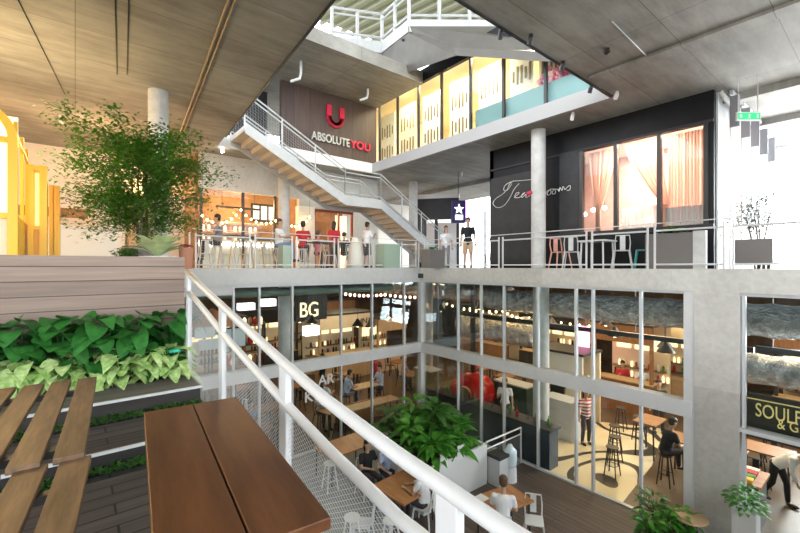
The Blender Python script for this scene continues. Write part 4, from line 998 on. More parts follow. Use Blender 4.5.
# left white counter and cream surroundings
t = thing('bar_counter', 'white service counter behind the tree on the left', 'counter', (-.3, 13.2, ZU))
MB().bx(-.9, 1.2, -.3, .3, 0, 1.0).build('front', M['white'], t); MB().bx(-.95, 1.25, -.35, .35, 1.0, 1.06).build('worktop', M['white'], t)
tag(MB().box((-.5, 15.6, 1.6), (1.6, .35, .25)).build('wall_shelf', M['wood']), 'brown shelf on the pale wall behind the tree', 'shelf')
for i in range(3):
    tag(MB().bx(.5 + .95 * i, 1.35 + .95 * i, 16.9, 17.0, ZU, 2.6).build('room_divider', (M['creamw'], M['palewood'], M['creamw'])[i]), 'tall wooden wall panel behind the tree, %s from the left' % ORD[i], 'panel', 'wooden panels behind the tree')
# yellow kiosk
q = PY(18, 200, 7.4)
t = thing('yellow_kiosk', 'yellow kiosk with round-arched glazed front at the far left', 'kiosk', (q.x, 7.4, ZU))
Wk = 1.9
def frame_arch(x1, wdt, h, r, th=.10, y=-.05, dep=.1):
    cx = x1 - wdt / 2; out = [Vector((x1, y, 0))]; inn = [Vector((x1 - th, y, 0))]
    for k in range(25):
        a = math.pi * k / 24; out.append(Vector((cx + (wdt / 2) * math.cos(a), y, h + r * math.sin(a)))); inn.append(Vector((cx + (wdt / 2 - th) * math.cos(a), y, h + (r - th) * math.sin(a))))
    out.append(Vector((x1 - wdt, y, 0))); inn.append(Vector((x1 - wdt + th, y, 0)))
    g = MB(); n = len(out); D = Vector((0, dep, 0)); g.v = [tuple(p) for p in out + inn + [p + D for p in out] + [p + D for p in inn]]
    for k in range(n - 1):
        g.f += [(k, k + 1, n + k + 1, n + k), (2 * n + k, 3 * n + k, 3 * n + k + 1, 2 * n + k + 1), (k, 2 * n + k, 2 * n + k + 1, k + 1), (n + k, n + k + 1, 3 * n + k + 1, 3 * n + k)]
    return g
frame_arch(0, Wk, 1.75, .62).build('arch_frame', M['yellow'], t)
g = MB()
for z in (.72, 1.72): g.box((-Wk / 2, 0, z), (Wk - .21, .06, .08))
g.box((-.72, -.0, 1.22), (.07, .05, .91)); g.build('glazing_bars', M['yellow'], t)
MB().bx(-Wk + .05, -.05, .02, .05, 0, .70).build('lower_panel', M['cream'], t)
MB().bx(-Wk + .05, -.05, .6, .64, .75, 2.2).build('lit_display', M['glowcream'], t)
rg = MB()
for k in range(12):
    a0_, a1_ = math.pi * k / 12, math.pi * (k + 1) / 12; c_ = -Wk / 2
    p_ = [Vector((c_ + Wk / 2 * math.cos(a), .06, 1.75 + .62 * math.sin(a))) for a in (a0_, a1_)]; q_ = [Vector((c_ + (Wk / 2 - .03) * math.cos(a), .06, 1.75 + .59 * math.sin(a))) for a in (a1_, a0_)]
    rg.prism(p_ + q_, 1.74, (0, 1, 0))
rg.build('roof', M['yellow'], t)
MB().bx(-.06, 0, .06, 1.8, 0, .72).bx(-.05, -.01, .06, .12, .72, 2.0).bx(-.05, -.01, .9, .98, .72, 2.0).bx(-.05, -.01, 1.7, 1.8, .72, 2.0).build('side_frame', M['yellow'], t)
for i, (pa, pb, yy, h) in enumerate(((28.5, 47, 8.4, 1.62), (49, 60, 9.0, 1.42))):
    a, b = PY(pa, 200, yy), PY(pb, 200, yy)
    t = thing('yellow_cabinet', ('tall yellow glazed door cabinet right of the arched kiosk', 'lower yellow louvred cabinet farthest right of the kiosk')[i], 'cabinet', (a.x, yy, ZU))
    Wd = b.x - a.x
    MB().bx(0, .06, -.04, .3, 0, h).bx(Wd - .09, Wd, -.04, .3, 0, h).bx(.06, Wd - .09, -.03, .29, h - .08, h - .01).bx(.06, Wd - .09, -.03, .29, .01, .1).bx(.06, Wd - .09, -.03, 0, .62, .68).build('frame', M['yellow'], t)
    if i == 0:
        MB().bx(.06, Wd - .09, .25, .28, .68, h - .08).build('lit_back', mat('orange_glow', (1, .5, .12), emit=1.1), t)
        MB().bx(.06, Wd - .09, .0, .03, .1, .62).build('door', mat('deep_yellow', (.8, .38, .01), .4), t)
    else:
        g = MB()
        for k in range(9): g.box((Wd / 2, .02, .2 + k * .13), (Wd - .1, .03, .07), rx=.5)
        g.build('louvres', M['yellow'], t); MB().bx(.05, Wd - .08, .24, .28, .1, h - .1).build('back', mat('amber_panel', (.8, .35, .02), .5), t)
lamp('POINT', (-1.4, 7.9, 1.5), 30, (1, .8, .4), .2)
lamp('POINT', (-.8, 9.6, 2.3), 60, (1, .75, .4), .3)
# right back of upper floor: white hall wall + dark shop + star sign
struct('wall_right_back', MB().bx(10.7, 22, 19.9, 20.0, ZU, ZC), M['creamw'])
shx = 13.6
t = thing('storefront', 'dark shopfront behind the foot of the stairs', 'shopfront', (14.6, 15.2, ZU))
a, b = PD(412, 200, 19.5), PD(459, 196, 19.0)
dv = Vector((b.x - a.x, b.y - a.y, 0)); Ld = dv.length; t.location = (a.x, a.y, ZU); t.rotation_euler = (0, 0, math.atan2(dv.y, dv.x))
MB().bx(0, Ld, 0, .15, 2.3, 3.3).build('fascia_panel', M['dgrey'], t); MB().bx(0, .7, 0, .1, 0, 2.3).bx(1.1, 1.25, 0, .1, 0, 2.3).bx(Ld - .12, Ld, 0, .1, 0, 2.3).build('frame', M['dgrey'], t)
MB().bx(0, Ld, -.05, .2, 3.3, 3.5).build('cornice', M['white'], t)
MB().bx(.1, Ld - .1, 1.6, 1.65, 0, 2.3).build('shop_back', M['cwhite'], t)
q = PD(459, 213, 16.6)
t = thing('star_sign', 'glowing purple box sign with a white star beside the dark shopfront', 'sign', q, rz=-math.atan2(CY, SY) + .15)
MB().bx(-.28, .28, 0, .2, -.42, .5).build('box', mat('deep_purple', (.03, .02, .10), .4), t)
g = MB(); pts = []
for k in range(10):
    a = math.pi / 2 + k * math.pi / 5; r_ = .22 if k % 2 == 0 else .09; pts.append((r_ * math.cos(a), -.02, .14 + r_ * math.sin(a)))
g.prism(pts, .02, (0, 1, 0)); g.box((0, -.015, -.2), (.32, .02, .2)); g.build('star', M['glowwhite'], t)
MB().box((.31, .02, .04), (.03, .1, .9)).box((.42, .02, .04), (.03, .1, .9)).build('neon_edge', M['glowpurple'], t)
MB().tube([(0, .1, .5), (0, .1, ZC - q.z)], .015, 6).build('hanger', M['dark'], t)
l = at(490, 15.8, ZU); stool('small white cafe table stool beside the black wall', at(486, 15.0, ZU), M['greysteel'], .5)
l = at(485, 16, ZU); tag(MB().tube([(l.x, l.y, ZU), (l.x, l.y, ZU + 2.25)], .04, 8).build('parasol_pole', M['dgrey']), 'slim grey upright pole left of the black tea room', 'pole')

# ================================================================== FOOD HALL (below the slab)
# ducts
def duct(label, P0, P1, r, m_=None, n=20):
    P0 = Vector(P0); P1 = Vector(P1); k = max(2, int((P1 - P0).length / .5)); pts = []; rs = []
    for i in range(k * 3 + 1):
        pts.append(P0.lerp(P1, i / (k * 3))); rs.append(r * (1.06 if i % 3 == 0 else random.uniform(.93, .99)))
    return tag(MB().tube(pts, rs, n).build('air_duct', m_ or M['foil'], smooth=True), label, 'duct')
duct('large crinkled silver duct under the hall ceiling behind the right facade', (11.6, -1.8, -1.17), (11.6, 9.2, -1.17), .36)
duct('second silver duct hanging lower behind the far right window', (11.7, -1.8, -2.25), (11.7, 2.6, -2.25), .33)
duct('wide silver duct behind the glass near the court corner', (12.6, 7.9, -2.35), (12.6, 11.4, -2.35), .52)
duct('silver duct over the bar running off to the back of the hall', (13.6, 9.8, -1.2), (13.6, 21, -1.2), .36)
duct('grey green pipe under the hall ceiling behind the left facade', (2.5, 12.2, -.80), (9.4, 12.2, -.80), .13, mat('pipe_green', (.20, .26, .22), .5))
for lab, x, y0, y1, z in (('black cable tray below the silver duct behind the right facade', 11.55, 2.0, 9.4, -1.82), ('black cable tray behind the far right window', 11.2, -1.8, 1.9, -1.72), ('black beam over the bar near the court corner', 11.3, 7.0, 10.9, -1.75)):
    tag(MB().bx(x - .05, x + .05, y0, y1, z - .07, z + .05).build('cable_tray', M['dark']), lab, 'cable tray')
for i in range(9):
    y = -1 + i * 1.35
    tag(MB().tube([(11.55, y, -1.8), (11.55, y, ZS)], .012, 5).build('hanger_rod', M['dark']), 'thin rod holding the ceiling ducts, %s from the right window' % ORD[i], 'rod', 'hanger rods in the hall')

def stall(label, loc, rz, wd, body, fasc, lit, name='market_stall', h=2.9, oh=1.1, text=None, tcol=None, dep=1.8, shelf=True):
    """local: front faces -y, width along x"""
    t = thing(name, label, 'stall', loc, rz)
    MB().bx(-wd / 2, wd / 2, 0, .5, 0, oh - .04).build('counter', body, t); MB().bx(-wd / 2 - .04, wd / 2 + .04, -.05, .55, oh - .04, oh).build('worktop', M['palewood'], t)
    MB().bx(-wd / 2, wd / 2, -.02, .1, h - .65, h).build('fascia', fasc, t)
    MB().bx(-wd / 2, wd / 2, dep, dep + .08, 0, h).build('back_wall', M['cream'], t)
    MB().bx(-wd / 2 - .05, wd / 2 + .05, -.05, dep + .1, h, h + .08).build('canopy', M['dark'], t)
    for s_ in (-1, 1): MB().box((s_ * (wd / 2 - .05), .1, h / 2), (.1, .12, h)).build('side_post', body, t)
    if lit is not None:
        for k in range(int(wd / .7)): MB().bx(-wd / 2 + .2 + k * .7, -wd / 2 + .75 + k * .7, dep - .04, dep - .01, h - 1.15, h - .65).build('menu_board', lit, t)
    if shelf:
        for z in (1.0, 1.4, ):
            sh = MB().bx(-wd / 2 + .1, wd / 2 - .1, dep - .3, dep - .02, z, z + .03).build('shelf', M['wood'], t)
            g = MB()
            for k in range(int(wd / .16)):
                if random.random() < .75: g = MB().lathe([(.045, 0), (.05, random.uniform(.12, .2)), (.02, random.uniform(.22, .28))], (-wd / 2 + .2 + k * .16, dep - .16, z + .03), 7); g.build('bottle', random.choice((M['wood'], M['gleaf'], M['cwhite'], M['red'], M['glowcream'], M['dgrey'])), sh)
    if text: text_obj('lettering', text, .34, tcol or M['cream'], t, (0, -.03, h - .45), (R(90), 0, 0), .01, align='CENTER')
    return t
p = -math.pi / 2
RZX = p   # front faces -x
def on_x(px, x): q = PX(px, 267, x); return q.y
# booth with staff in red, seen through the right facade
ya, yb = on_x(592, 16), on_x(652, 16)
stall('wood-framed booth with a brightly lit cream interior and staff in red', (16, (ya + yb) / 2, ZG), RZX, ya - yb, M['wood'], M['wood'], M['glowcream'], h=3.3, oh=1.25)
stall('pale wooden counter booth right of the wood-framed booth', (18.2, on_x(672, 18.2), ZG), RZX, 2.2, M['palewood'], M['cream'], M['glowcream'], h=3.2)
kio = stall('cream kiosk with dark flat roof in the hall behind the concrete column', (13.1, 7.5, ZG), RZX, 1.8, M['wood'], M['creamw'], None, h=2.5, oh=1.0, dep=1.2)
for k in range(3): MB().box((-.58 + k * .58, .0, 1.42), (.5, .06, .72)).build('shutter', (M['palewood'], M['dark'], M['cream'])[k], kio)
stall('dark stall with red goods at the back of the hall behind the bar', (18.5, 11.2, ZG), RZX, 3.2, M['dark'], M['black'], M['glowcream'], h=3.0)
stall('orange-lit stall far behind the red oven', (18.5, 15.5, ZG), RZX, 3.4, M['wood'], M['dgrey'], M['glowcream'], h=3.1)
stall('dark panelled stall at the right end of the hall', (18.5, 1.2, ZG), RZX, 3.0, M['dgrey'], M['wood'], M['glowcream'], h=3.2)
tag(MB().box((15.9, on_x(583, 15.9), -2.9), (.08, .5, 1.0)).build('light_panel', M['glowpink']), 'glowing magenta light panel left of the wood-framed booth', 'light')
# stalls behind the left facade
stall('cream stall with dark lettering on its wide fascia behind the left facade', (10.4, 17.0, ZG), 0, 3.0, M['palewood'], M['cream'], M['glowcream'], h=3.15, oh=1.3)
text_obj('lettering', 'LINA', .42, M['dark'], [o for o in COL.objects if o.name.startswith('market_stall')][-1], (.5, -.05, 2.62), (R(90), 0, 0), .01)
stall('yellow glowing cabinet stall left of the court corner', (13.2, 17.0, ZG), 0, 1.9, M['palewood'], M['palewood'], M['glowcream'], h=2.75, oh=1.0)
stall('dark brick-toned stall behind the left end of the left facade', (4.2, 18.5, ZG), 0, 3.6, M['wood'], M['dark'], M['glowcream'], h=3.2)
stall('dark bar stall with bottles left of the cream stall', (7.6, 20.0, ZG), 0, 3.2, M['dark'], M['black'], M['glowcream'], h=3.3)
stall('reddish stall at the far back between the cream and yellow stalls', (12.0, 21.5, ZG), 0, 3.4, M['brown'], M['wood'], M['glowcream'], h=3.4)
# glowing letters and lantern
q = PY(299, 318, 15.0)
t = thing('letter_sign', 'glowing letters BG on the dark stall behind the left facade', 'sign', (q.x, 15.0, q.z))
MB().bx(-.1, 1.25, .02, .2, -.15, .95).build('back_panel', M['dark'], t)
text_obj('lettering', 'BG', .85, M['glowcream'], t, (0, 0, 0), (R(90), 0, 0), .02, sx=.8)
for s_ in (0, 1.1): MB().tube([(s_, .1, .9), (s_, .1, ZS - q.z)], .012, 5).build('rod', M['dark'], t)
def lantern(px, py, y, sx_, sz, label, m_=M['glowwhite']):
    q = PY(px, py, y); t = thing('box_lantern', label, 'lamp', (q.x, y, q.z)); MB().box((0, 0, 0), (sx_, .3, sz)).build('shade', m_, t); MB().tube([(0, 0, sz / 2), (0, 0, ZS - q.z)], .01, 5).build('cord', M['dark'], t)
lantern(311, 331, 13.6, .55, .34, 'white glowing box lantern behind the left facade below the BG letters')
lantern(268, 303, 14.5, .5, .26, 'small white lantern left of the column behind the left facade')
lantern(246, 307, 13.5, .5, .22, 'white lantern at the left end of the left facade', M['glowwhite'])
string_lights('row of pinkish bulbs along the stall tops behind the left facade', [(9.2, 15.2, -1.15), (11.2, 15.0, -1.25), (13.6, 14.6, -1.45)], .06, 9, mat('bulb_pink', (1, .55, .42), emit=6), .05)
string_lights('string of warm bulbs over the bar near the court corner', [(12.0, 11.8, -1.5), (12.3, 9.2, -1.6), (12.0, 7.2, -1.75)], .12, 9)
string_lights('string of warm bulbs at the back of the hall', [(16.5, 14.5, -2.2), (16.5, 10.5, -2.3), (16.5, 6.0, -2.2)], .15, 11)
# bar behind the glass with the red oven
t = thing('bar_counter', 'long dark blue bar counter along the inside of the right facade', 'counter', (10.12, 8.2, ZG))
MB().bx(-.22, .22, -2.3, 2.5, 0, 1.05).build('front', mat('navy_panel', (.03, .045, .065), .4), t); MB().bx(-.26, .3, -2.35, 2.55, 1.05, 1.1).build('worktop', M['dgrey'], t)
t = thing('pizza_oven', 'round red enamel pizza oven with a gold disc behind the bar', 'oven', (11.9, 10.3, ZG))
MB().lathe([(.8, 0), (.85, .45)], n=28).build('base', M['dgrey'], t)
MB().lathe([(.88, .45), (.9, .7), (.82, 1.0), (.62, 1.25), (.34, 1.4), (.1, 1.45)], n=32).build('dome', M['red'], t, smooth=True)
MB().tube([(0, 0, 1.4), (0, 0, 4.9)], .1, 12).build('flue', M['dgrey'], t)
md = Vector((-.88, -.30, 0)).normalized()
MB().tube([md * .80 + Vector((0, 0, .85)), md * .93 + Vector((0, 0, .85))], .26, 20).build('gold_disc', mat('gold', (.75, .5, .2), .35, metal=.6), t)
for i, (x, y, w_, lab, m_) in enumerate(((12.6, 8.9, 1.4, 'dark green drinks fridge right of the red oven', mat('fridge_green', (.05, .08, .07), .4)), (12.3, 6.9, 1.0, 'grey steel kitchen unit before the cream kiosk', M['greysteel']), (11.5, 12.4, 1.0, 'olive cabinet left of the red oven', mat('olive', (.22, .22, .10), .5)))):
    t = thing('kitchen_unit', lab, 'cabinet', (x, y, ZG)); MB().bx(-.3, .3, -w_ / 2, w_ / 2, 0, 1.2).build('body', m_, t); MB().bx(-.33, .33, -w_ / 2 - .02, w_ / 2 + .02, 1.2, 1.25).build('top', M['greysteel'], t)
for i in range(14):
    x, y = random.choice(((10.35, 1), (12.6, 2))) if False else (10.15 + random.uniform(-.1, .1), 6.1 + i * .32), 0
    x, y = x
    tag(MB().lathe([(.04, 0), (.045, .16), (.015, .2), (.015, .27)], (x, y, ZG + 1.1), 8).build('bottle', (M['gleaf'], M['wood'], M['clearglass'], M['red'])[i % 4]), '%s bottle on the dark blue bar counter, %s from the court entrance side' % (('green', 'brown', 'clear', 'red')[i % 4], ORD[i]), 'bottle', 'bottles on the bar')

def pendant(label, x, y, z, shade=M['dark'], group='black pendant lamps in the hall', power=0):
    t = thing('pendant_lamp', label, 'lamp', (x, y, ZS - .04), group=group)
    MB().tube([(0, 0, 0), (0, 0, z - ZS + .3)], .008, 4).build('cord', M['dark'], t)
    MB().lathe([(.04, .3), (.07, .24), (.2, .06), (.22, .02)], (0, 0, z - ZS), 16).build('shade', shade, t)
    MB().ell((0, 0, z - ZS + .05), (.09, .09, .07)).build('bulb', M['bulb'], t, smooth=True)
pn = [(12.2, 5.2), (12.2, 3.9), (14.3, 4.6), (14.3, 6.4), (14.6, 8.6), (15, 10.5), (15, 12.6), (12.4, 1.0), (13.6, -.4), (13.5, 14.5),
      (8.4, 13.0), (9.6, 13.9), (6.6, 13.2), (7.2, 15.5), (4.2, 13.4), (3.2, 15.2), (11, 14.4), (10.4, 19)]
for i, (x, y) in enumerate(pn):
    pendant('black hall pendant lamp %s' % ('behind the right facade, %s from the far right' % ORD[[0, 1, 2, 3, 4, 5, 6, 7, 8, 9][i]] if i < 10 else 'behind the left facade, %s' % ORD[i - 10]), x, y, -2.0 - .25 * (i % 3))

# dark bar stools on the patterned floor and tables in the hall
for i, (x, y) in enumerate(((11.75, 5.0), (12.55, 5.35), (11.0, 4.75), (13.9, 5.2), (14.3, 5.9), (12.9, 3.5))):
    stool('tall black bar stool on the hall floor, %s' % ('on the cream floor nearest the glass', 'behind it on the cream floor', 'at the edge of the cream floor', 'far back on the right', 'far back beside the booth', 'on the brown floor by the seated person')[i], (x, y, ZG), M['dark'], .76)
tb = [(13.1, 4.6, 'high dark table among the black stools', .9, .6, 1.02, M['wood']), (12.4, 3.1, 'wooden high counter table with the person in black', .7, 1.6, 1.02, M['wood']),
      (8.6, 12.9, 'wooden high table between two men behind the left facade', 1.1, .6, .95, M['palewood']), (7.9, 11.5, 'long pale table along the inside of the left facade', 2.3, .55, .78, M['palewood']),
      (5.2, 13.4, 'brown table at the left end of the hall', 1.2, .8, .76, M['wood']), (3.4, 12.2, 'brown table behind the first panes of the left facade', 1.1, .8, .76, M['wood']),
      (6.6, 15.2, 'table before the dark bar stall', 1.1, .8, .76, M['wood']), (15.2, 12.4, 'table far behind the red oven', 1.1, .8, .76, M['orangewood']), (14.0, 2.2, 'brown table behind the far right window', .8, 1.1, .76, M['wood'])]
for x, y, lab, a, b, h, m_ in tb: table(lab, (x, y, ZG), a, b, h, m_, M['dark'])
tag(MB().bx(6.9, 8.9, 12.05, 12.1, ZG, ZG + .7).build('glow_bench_panel', M['orangewood']), 'orange bench front imitating the glow under the long pale table', 'bench')  # orange colour stands in for the glow beneath the table
for i, (x, y, r_) in enumerate(((5.2, 12.6, 0), (5.2, 14.2, 3.1), (3.4, 11.5, 0), (3.4, 13.0, 3.1), (6.6, 14.4, 0), (15.2, 11.6, 0), (14.9, 2.2, 1.57), (13.1, 2.2, -1.57))):
    metal_chair('dark metal chair at a hall table, %s' % ('front side of the brown left table', 'back side of the brown left table', 'by the first panes', 'behind the first-pane table', 'before the dark bar stall', 'far behind the oven', 'back side at the far right window', 'front side at the far right window')[i], (x, y, ZG), r_, M['dark'], 'dark chairs in the hall')
# people in the hall
def P_(lab, x, y, face_to, *a, **k): return person(lab, (x, y, ZG), rz_to((x, y), face_to), *a, **k)
P_('person in a red and white striped top standing on the cream patterned floor', 12.3, 6.1, (11, 4), 'stand', 'cstripe', 'cdark', longhair=True, height=1.66)
P_('person in a black top seated at the counter by the right jamb', 11.6, 3.72, (12.6, 3.0), 'sit', 'cblack', 'cdark', seat=.76, lean=.25)
stool('black stool under the person in black by the right jamb', (11.6, 3.72, ZG), M['dark'], .76)
P_('person in a pink patterned top standing near the wood-framed booth', 14.4, 7.3, (12, 6), 'stand', 'cpink', 'cdark', height=1.65)
P_('booth worker in a red shirt and black cap in the lit booth', 16.9, 6.9, CAMP, 'stand', 'cred', 'cdark', arms='one')
P_('booth worker in a white shirt at the right of the lit booth', 16.9, 6.2, CAMP, 'stand', 'cwhite', 'cdark', arms='one')
P_('man in a grey-blue shirt seated left of the wooden high table behind the glass', 7.85, 12.95, (9, 12.9), 'sit', 'cblue', 'cgrey', seat=.70, lean=.2)
P_('man in a pale blue shirt seated right of the wooden high table behind the glass', 9.35, 12.85, (8, 12.9), 'sit', 'cblue', 'cdark', 'hairb', seat=.70)
P_('person in a white shirt seated behind the first panes near the BAR lettering', 6.9, 12.9, (8, 13.2), 'sit', 'cwhite', 'cdark', seat=.60)
for i, (x, y, h_) in enumerate(((7.85, 12.95, .70), (9.35, 12.85, .70), (6.9, 12.9, .60))): stool('dark stool under the seated %s behind the left facade' % ('man in grey-blue', 'man in pale blue', 'person in white')[i], (x, y, ZG), M['dark'], h_)
P_('person in a dark red top standing near the court corner inside the hall', 10.2, 14.3, (9, 12), 'stand', 'cred', 'cdark', height=1.6)
P_('person in a white striped shirt and black trousers bending over behind the far right window', 12.7, 1.8, (12.2, .2), 'walk', 'cwhite', 'cblack', 'hairb', arms='reach', lean=.9, sleeves=True)
P_('person in dark clothes with an orange bag behind the bar far right', 15.0, 5.0, (13, 4), 'stand', 'cdark', 'cdark')
# sign in the far right window
t = thing('hanging_sign', 'dark sign board with yellow letters SOULF and G in the far right window', 'sign', (10.35, 0.9, -3.1))
yy0 = PX(754, 410, 10.35).y
MB().bx(0, .05, -1.6 , yy0 - .9 + .3, -.25, .62).build('board', mat('sign_board', (.03, .022, .016), .5), t)
MB().bx(-.01, .0, -1.5, yy0 - .9 + .2, .5, .52).bx(-.01, .0, -1.5, yy0 - .9 + .2, -.2, -.18).build('gold_lines', mat('sign_yellow', (.75, .6, .22), .5, emit=.1), t)
SG = bpy.data.materials['sign_yellow']
q = PX(755, 415, 10.33)
text_obj('lettering', 'SOULF', .37, SG, t, (-.02, q.y - .9, q.z + 3.1 - .02), (R(90), 0, -R(90)), .006, sx=.60)
q = PX(777, 427, 10.33)
text_obj('lettering', '& G', .26, SG, t, (-.02, q.y - .9, q.z + 3.1 - .03), (R(90), 0, -R(90)), .006, sx=.7)
for y in (-1.3, .2): MB().tube([(.02, y, .6), (.02, y, 2.55)], .012, 5).build('rod', M['dark'], t)
t = thing('food_counter', 'counter with trays of food behind the far right window', 'counter', (11.2, 2.12, ZG))
MB().bx(-.3, .5, -.3, .3, 0, .95).build('body', M['dark'], t); MB().bx(-.35, .55, -.35, .35, .95, 1.0).build('worktop', M['orangewood'], t)
for k in range(4): MB().box((-.2 + k * .2, 0, 1.03), (.16, .4, .06)).build('food_tray', (M['yellow'], M['gleaf'], M['cred'], M['cream'])[k], t)
# vinyl letters on the left facade glass
t = thing('window_lettering', 'white vinyl letters BAR and K on the left facade glass', 'sign', (5.4, YF - .02, -3.9))
q = PY(318, 386, YF); text_obj('lettering', 'AR', .42, M['white'], t, (q.x - 5.4 , 0, q.z + 3.9), (R(90), 0, 0), .004, off=.008)
q = PY(304, 403, YF); text_obj('lettering', 'K', .42, M['white'], t, (q.x - 5.4 , 0, q.z + 3.9), (R(90), 0, 0), .004, off=.008)
# parasol and boards at the left end of the hall
q = PY(212, 318, 14.4)
t = thing('parasol', 'orange open parasol at the far left end of the hall', 'parasol', (q.x, 14.4, ZG))
MB().tube([(0, 0, 0), (0, 0, 4.0)], .025, 8).build('pole', M['dark'], t); MB().lathe([(.9, 3.55), (.5, 3.8), (.03, 4.1)], n=8).build('canopy', mat('orange_cloth', (.7, .28, .12), .7), t)
for i, (px, py, lab) in enumerate(((205, 333, 'upper white notice board seen through the mesh rail on the left'), (209, 345, 'lower white notice board seen through the mesh rail on the left'), (236, 338, 'white menu board right of the first posts of the mesh rail'))):
    q = PY(px, py, 11.6); t = thing('menu_board', lab, 'board', (q.x, 11.6, ZG)); MB().box((0, 0, q.z - ZG), (.5, .04, .28 if i < 2 else .5)).build('panel', M['cwhite'], t); MB().tube([(0, .03, 0), (0, .03, q.z - ZG)], .02, 6).build('stand', M['dark'], t)

# ================================================================== COURT
ZF = ZG + .02
# planter box with big leafy plants
t = thing('planter_box', 'white planter box full of broad green leaves on the court deck', 'planter', (7.05, 7.6, ZF))
for a in ((-1.1, 1.05, -1.05, -.99), (-1.1, 1.05, .99, 1.05), (-1.1, -1.04, -.99, .99), (.99, 1.05, -.99, .99)): MB().bx(a[0], a[1], a[2], a[3], 0, 1.0).build('side_panel', M['white'], t)
MB().bx(-1.04, .99, -.99, .99, .0, .88).build('soil', M['soil'], t)
for i, (x, y, h) in enumerate(((6.4, 8.2, .9), (7.1, 8.2, 1.0), (7.7, 8.1, .8), (6.4, 7.5, .75), (7.15, 7.45, 1.1), (7.7, 7.2, .65), (6.6, 6.95, .5), (7.3, 6.9, .42))):
    bushplant('broadleaf_plant', 'bushy broad-leaved green plant in the white court planter, %s' % ('left back', 'middle back', 'right back', 'left centre', 'centre, the tallest', 'right centre', 'left front', 'right front')[i], 'plant', (x, y, ZF + .88), 60, .56, .21, M['gleaf'] if i % 4 else M['hedge'], .34, h, 'broad leaved plants in the court planter', False, .5)
for i, px in enumerate((444, 461)):
    q = PY(px, 462, 6.55); tag(MB().box((q.x, 6.56, -4.42), (.22, .03, .34)).build('menu_card', M['cwhite']), 'white card stuck in the edge of the court planter, %s of two' % ('left', 'right')[i], 'card')
# fence, bin, water bottle
t = thing('gate_rail', 'short white rail with mesh between the white planter and the facade', 'railing', (8.2, 6.65, ZF))
MB().tube([(0, 0, 0), (0, 0, .98), (1.5, 0, .98), (1.5, 0, 0)], .025, 8).build('frame', M['wpost'], t); MB().tube([(0, 0, .8), (1.5, 0, .8)], .02, 6).build('cross_rail', M['wpost'], t)
g = MB()
for k in range(1, 26): g.tube([(k * .06, 0, .05), (k * .06, 0, .8)], .002, 3, False)
for k in range(1, 13): g.tube([(0, 0, k * .06), (1.5, 0, k * .06)], .002, 3, False)
g.build('mesh_infill', M['greysteel'], t)
q = PZ(495, 482, ZF)
t = thing('waste_bin', 'grey steel bin beside the white planter', 'bin', (8.35, 6.35, ZF)); MB().bx(-.2, .2, -.15, .2, 0, .68).build('body', M['greysteel'], t); MB().bx(-.22, .22, -.17, .22, .68, .76).build('lid', M['dgrey'], t)
q = PZ(510, 481, ZF)
t = thing('water_dispenser', 'clear water dispenser bottle on a pale stand by the rail', 'dispenser', (q.x, q.y, ZF))
MB().lathe([(.17, 0), (.16, .35), (.14, .38)], n=18).build('stand', M['cwhite'], t); MB().lathe([(.15, .38), (.17, .45), (.17, .78), (.08, .86), (.06, .92)], n=18).build('bottle', mat('pale_water_bottle', (.62, .74, .80), .15), t, smooth=True)
# tables
cs = [PZ(px, py, -4.75) for px, py in ((475, 495), (510, 483), (533, 500), (497, 520))]
c = sum(cs, Vector()) / 4; e1 = cs[1] - cs[0]; e2 = cs[2] - cs[1]
table('orange-brown wooden table on the court deck right of the white planter', (c.x, c.y, ZF), e1.length, e2.length, .73, M['orangewood'], M['dark'], rz=math.atan2(e1.y, e1.x))
T1 = c
table('orange-brown wooden table under the man in the pale blue shirt', (5.55, 6.75, ZG), 1.0, 1.0, .75, M['orangewood'], M['dark'], rz=.1)
table('brown table at the back of the court close to the left facade', (5.6, 9.3, ZG), 1.4, .9, .75, M['orangewood'], M['dark'], rz=.05)
for x, y, lab in ((7.4, 5.75, 'white laptop'),):
    pass
q = PZ(492, 497, -4.74); tag(MB().box((q.x - .25, q.y + .1, -4.738), (.3, .22, .015)).build('paper_menu', M['cwhite']), 'white sheet on the orange-brown table by the planter', 'paper')
q = PZ(402, 478, -4.74); tag(MB().lathe([(.03, 0), (.035, .1)], (5.75, 6.6, -4.75), 12).build('cup', M['cwhite']), 'white cup on the table of the man in pale blue', 'cup')
# people in the court
def CP(lab, px, d, tgt, *a, **k):
    l = at(px, d, ZG); return l, person(lab, l, rz_to(l, tgt), *a, **k)
GW = 'white metal chairs in the court'
def wchair(lab, l, tgt): metal_chair(lab, (l[0], l[1], ZG), rz_to(l, tgt), M['white'], GW)
l1, _ = CP('man in a pale blue shirt leaning on the court table', 386, 9.9, (5.55, 6.6), 'sit', 'cblue', 'cnavy', lean=.35, arms='table'); wchair('white metal chair under the man in pale blue', l1, (5.55, 6.6))
l2, _ = CP('dark-haired woman in a black top seated left of the man in pale blue', 367, 9.7, (5.4, 6.6), 'sit', 'cblack', 'cdark', longhair=True, height=1.6); wchair('white metal chair under the dark-haired woman', l2, (5.4, 6.6))
l3, _ = CP('person in a white T-shirt seated with back to the planter, bare arm on the table', 424, 8.5, (5.5, 6.8), 'sit', 'cwhite', 'cdark', lean=.1); wchair('white metal chair under the person in the white T-shirt', l3, (5.5, 6.8))
l4, _ = CP('brown-haired person in a white top seated at the table in the lower middle', 503, 7.75, (T1.x, T1.y), 'sit', 'cwhite', 'cblack', 'hairb', lean=.25); metal_chair('white metal chair under the brown-haired person', (l4.x, l4.y, ZF), rz_to(l4, T1), M['white'], GW)
l = at(534, 8.0, ZF); metal_chair('empty white metal chair right of the brown-haired person', l, 2.2, M['white'], GW)
q = PZ(330, 463, -4.84); stool('white metal stool standing alone behind the wire mesh', (q.x, q.y, ZG), M['white'], .66)
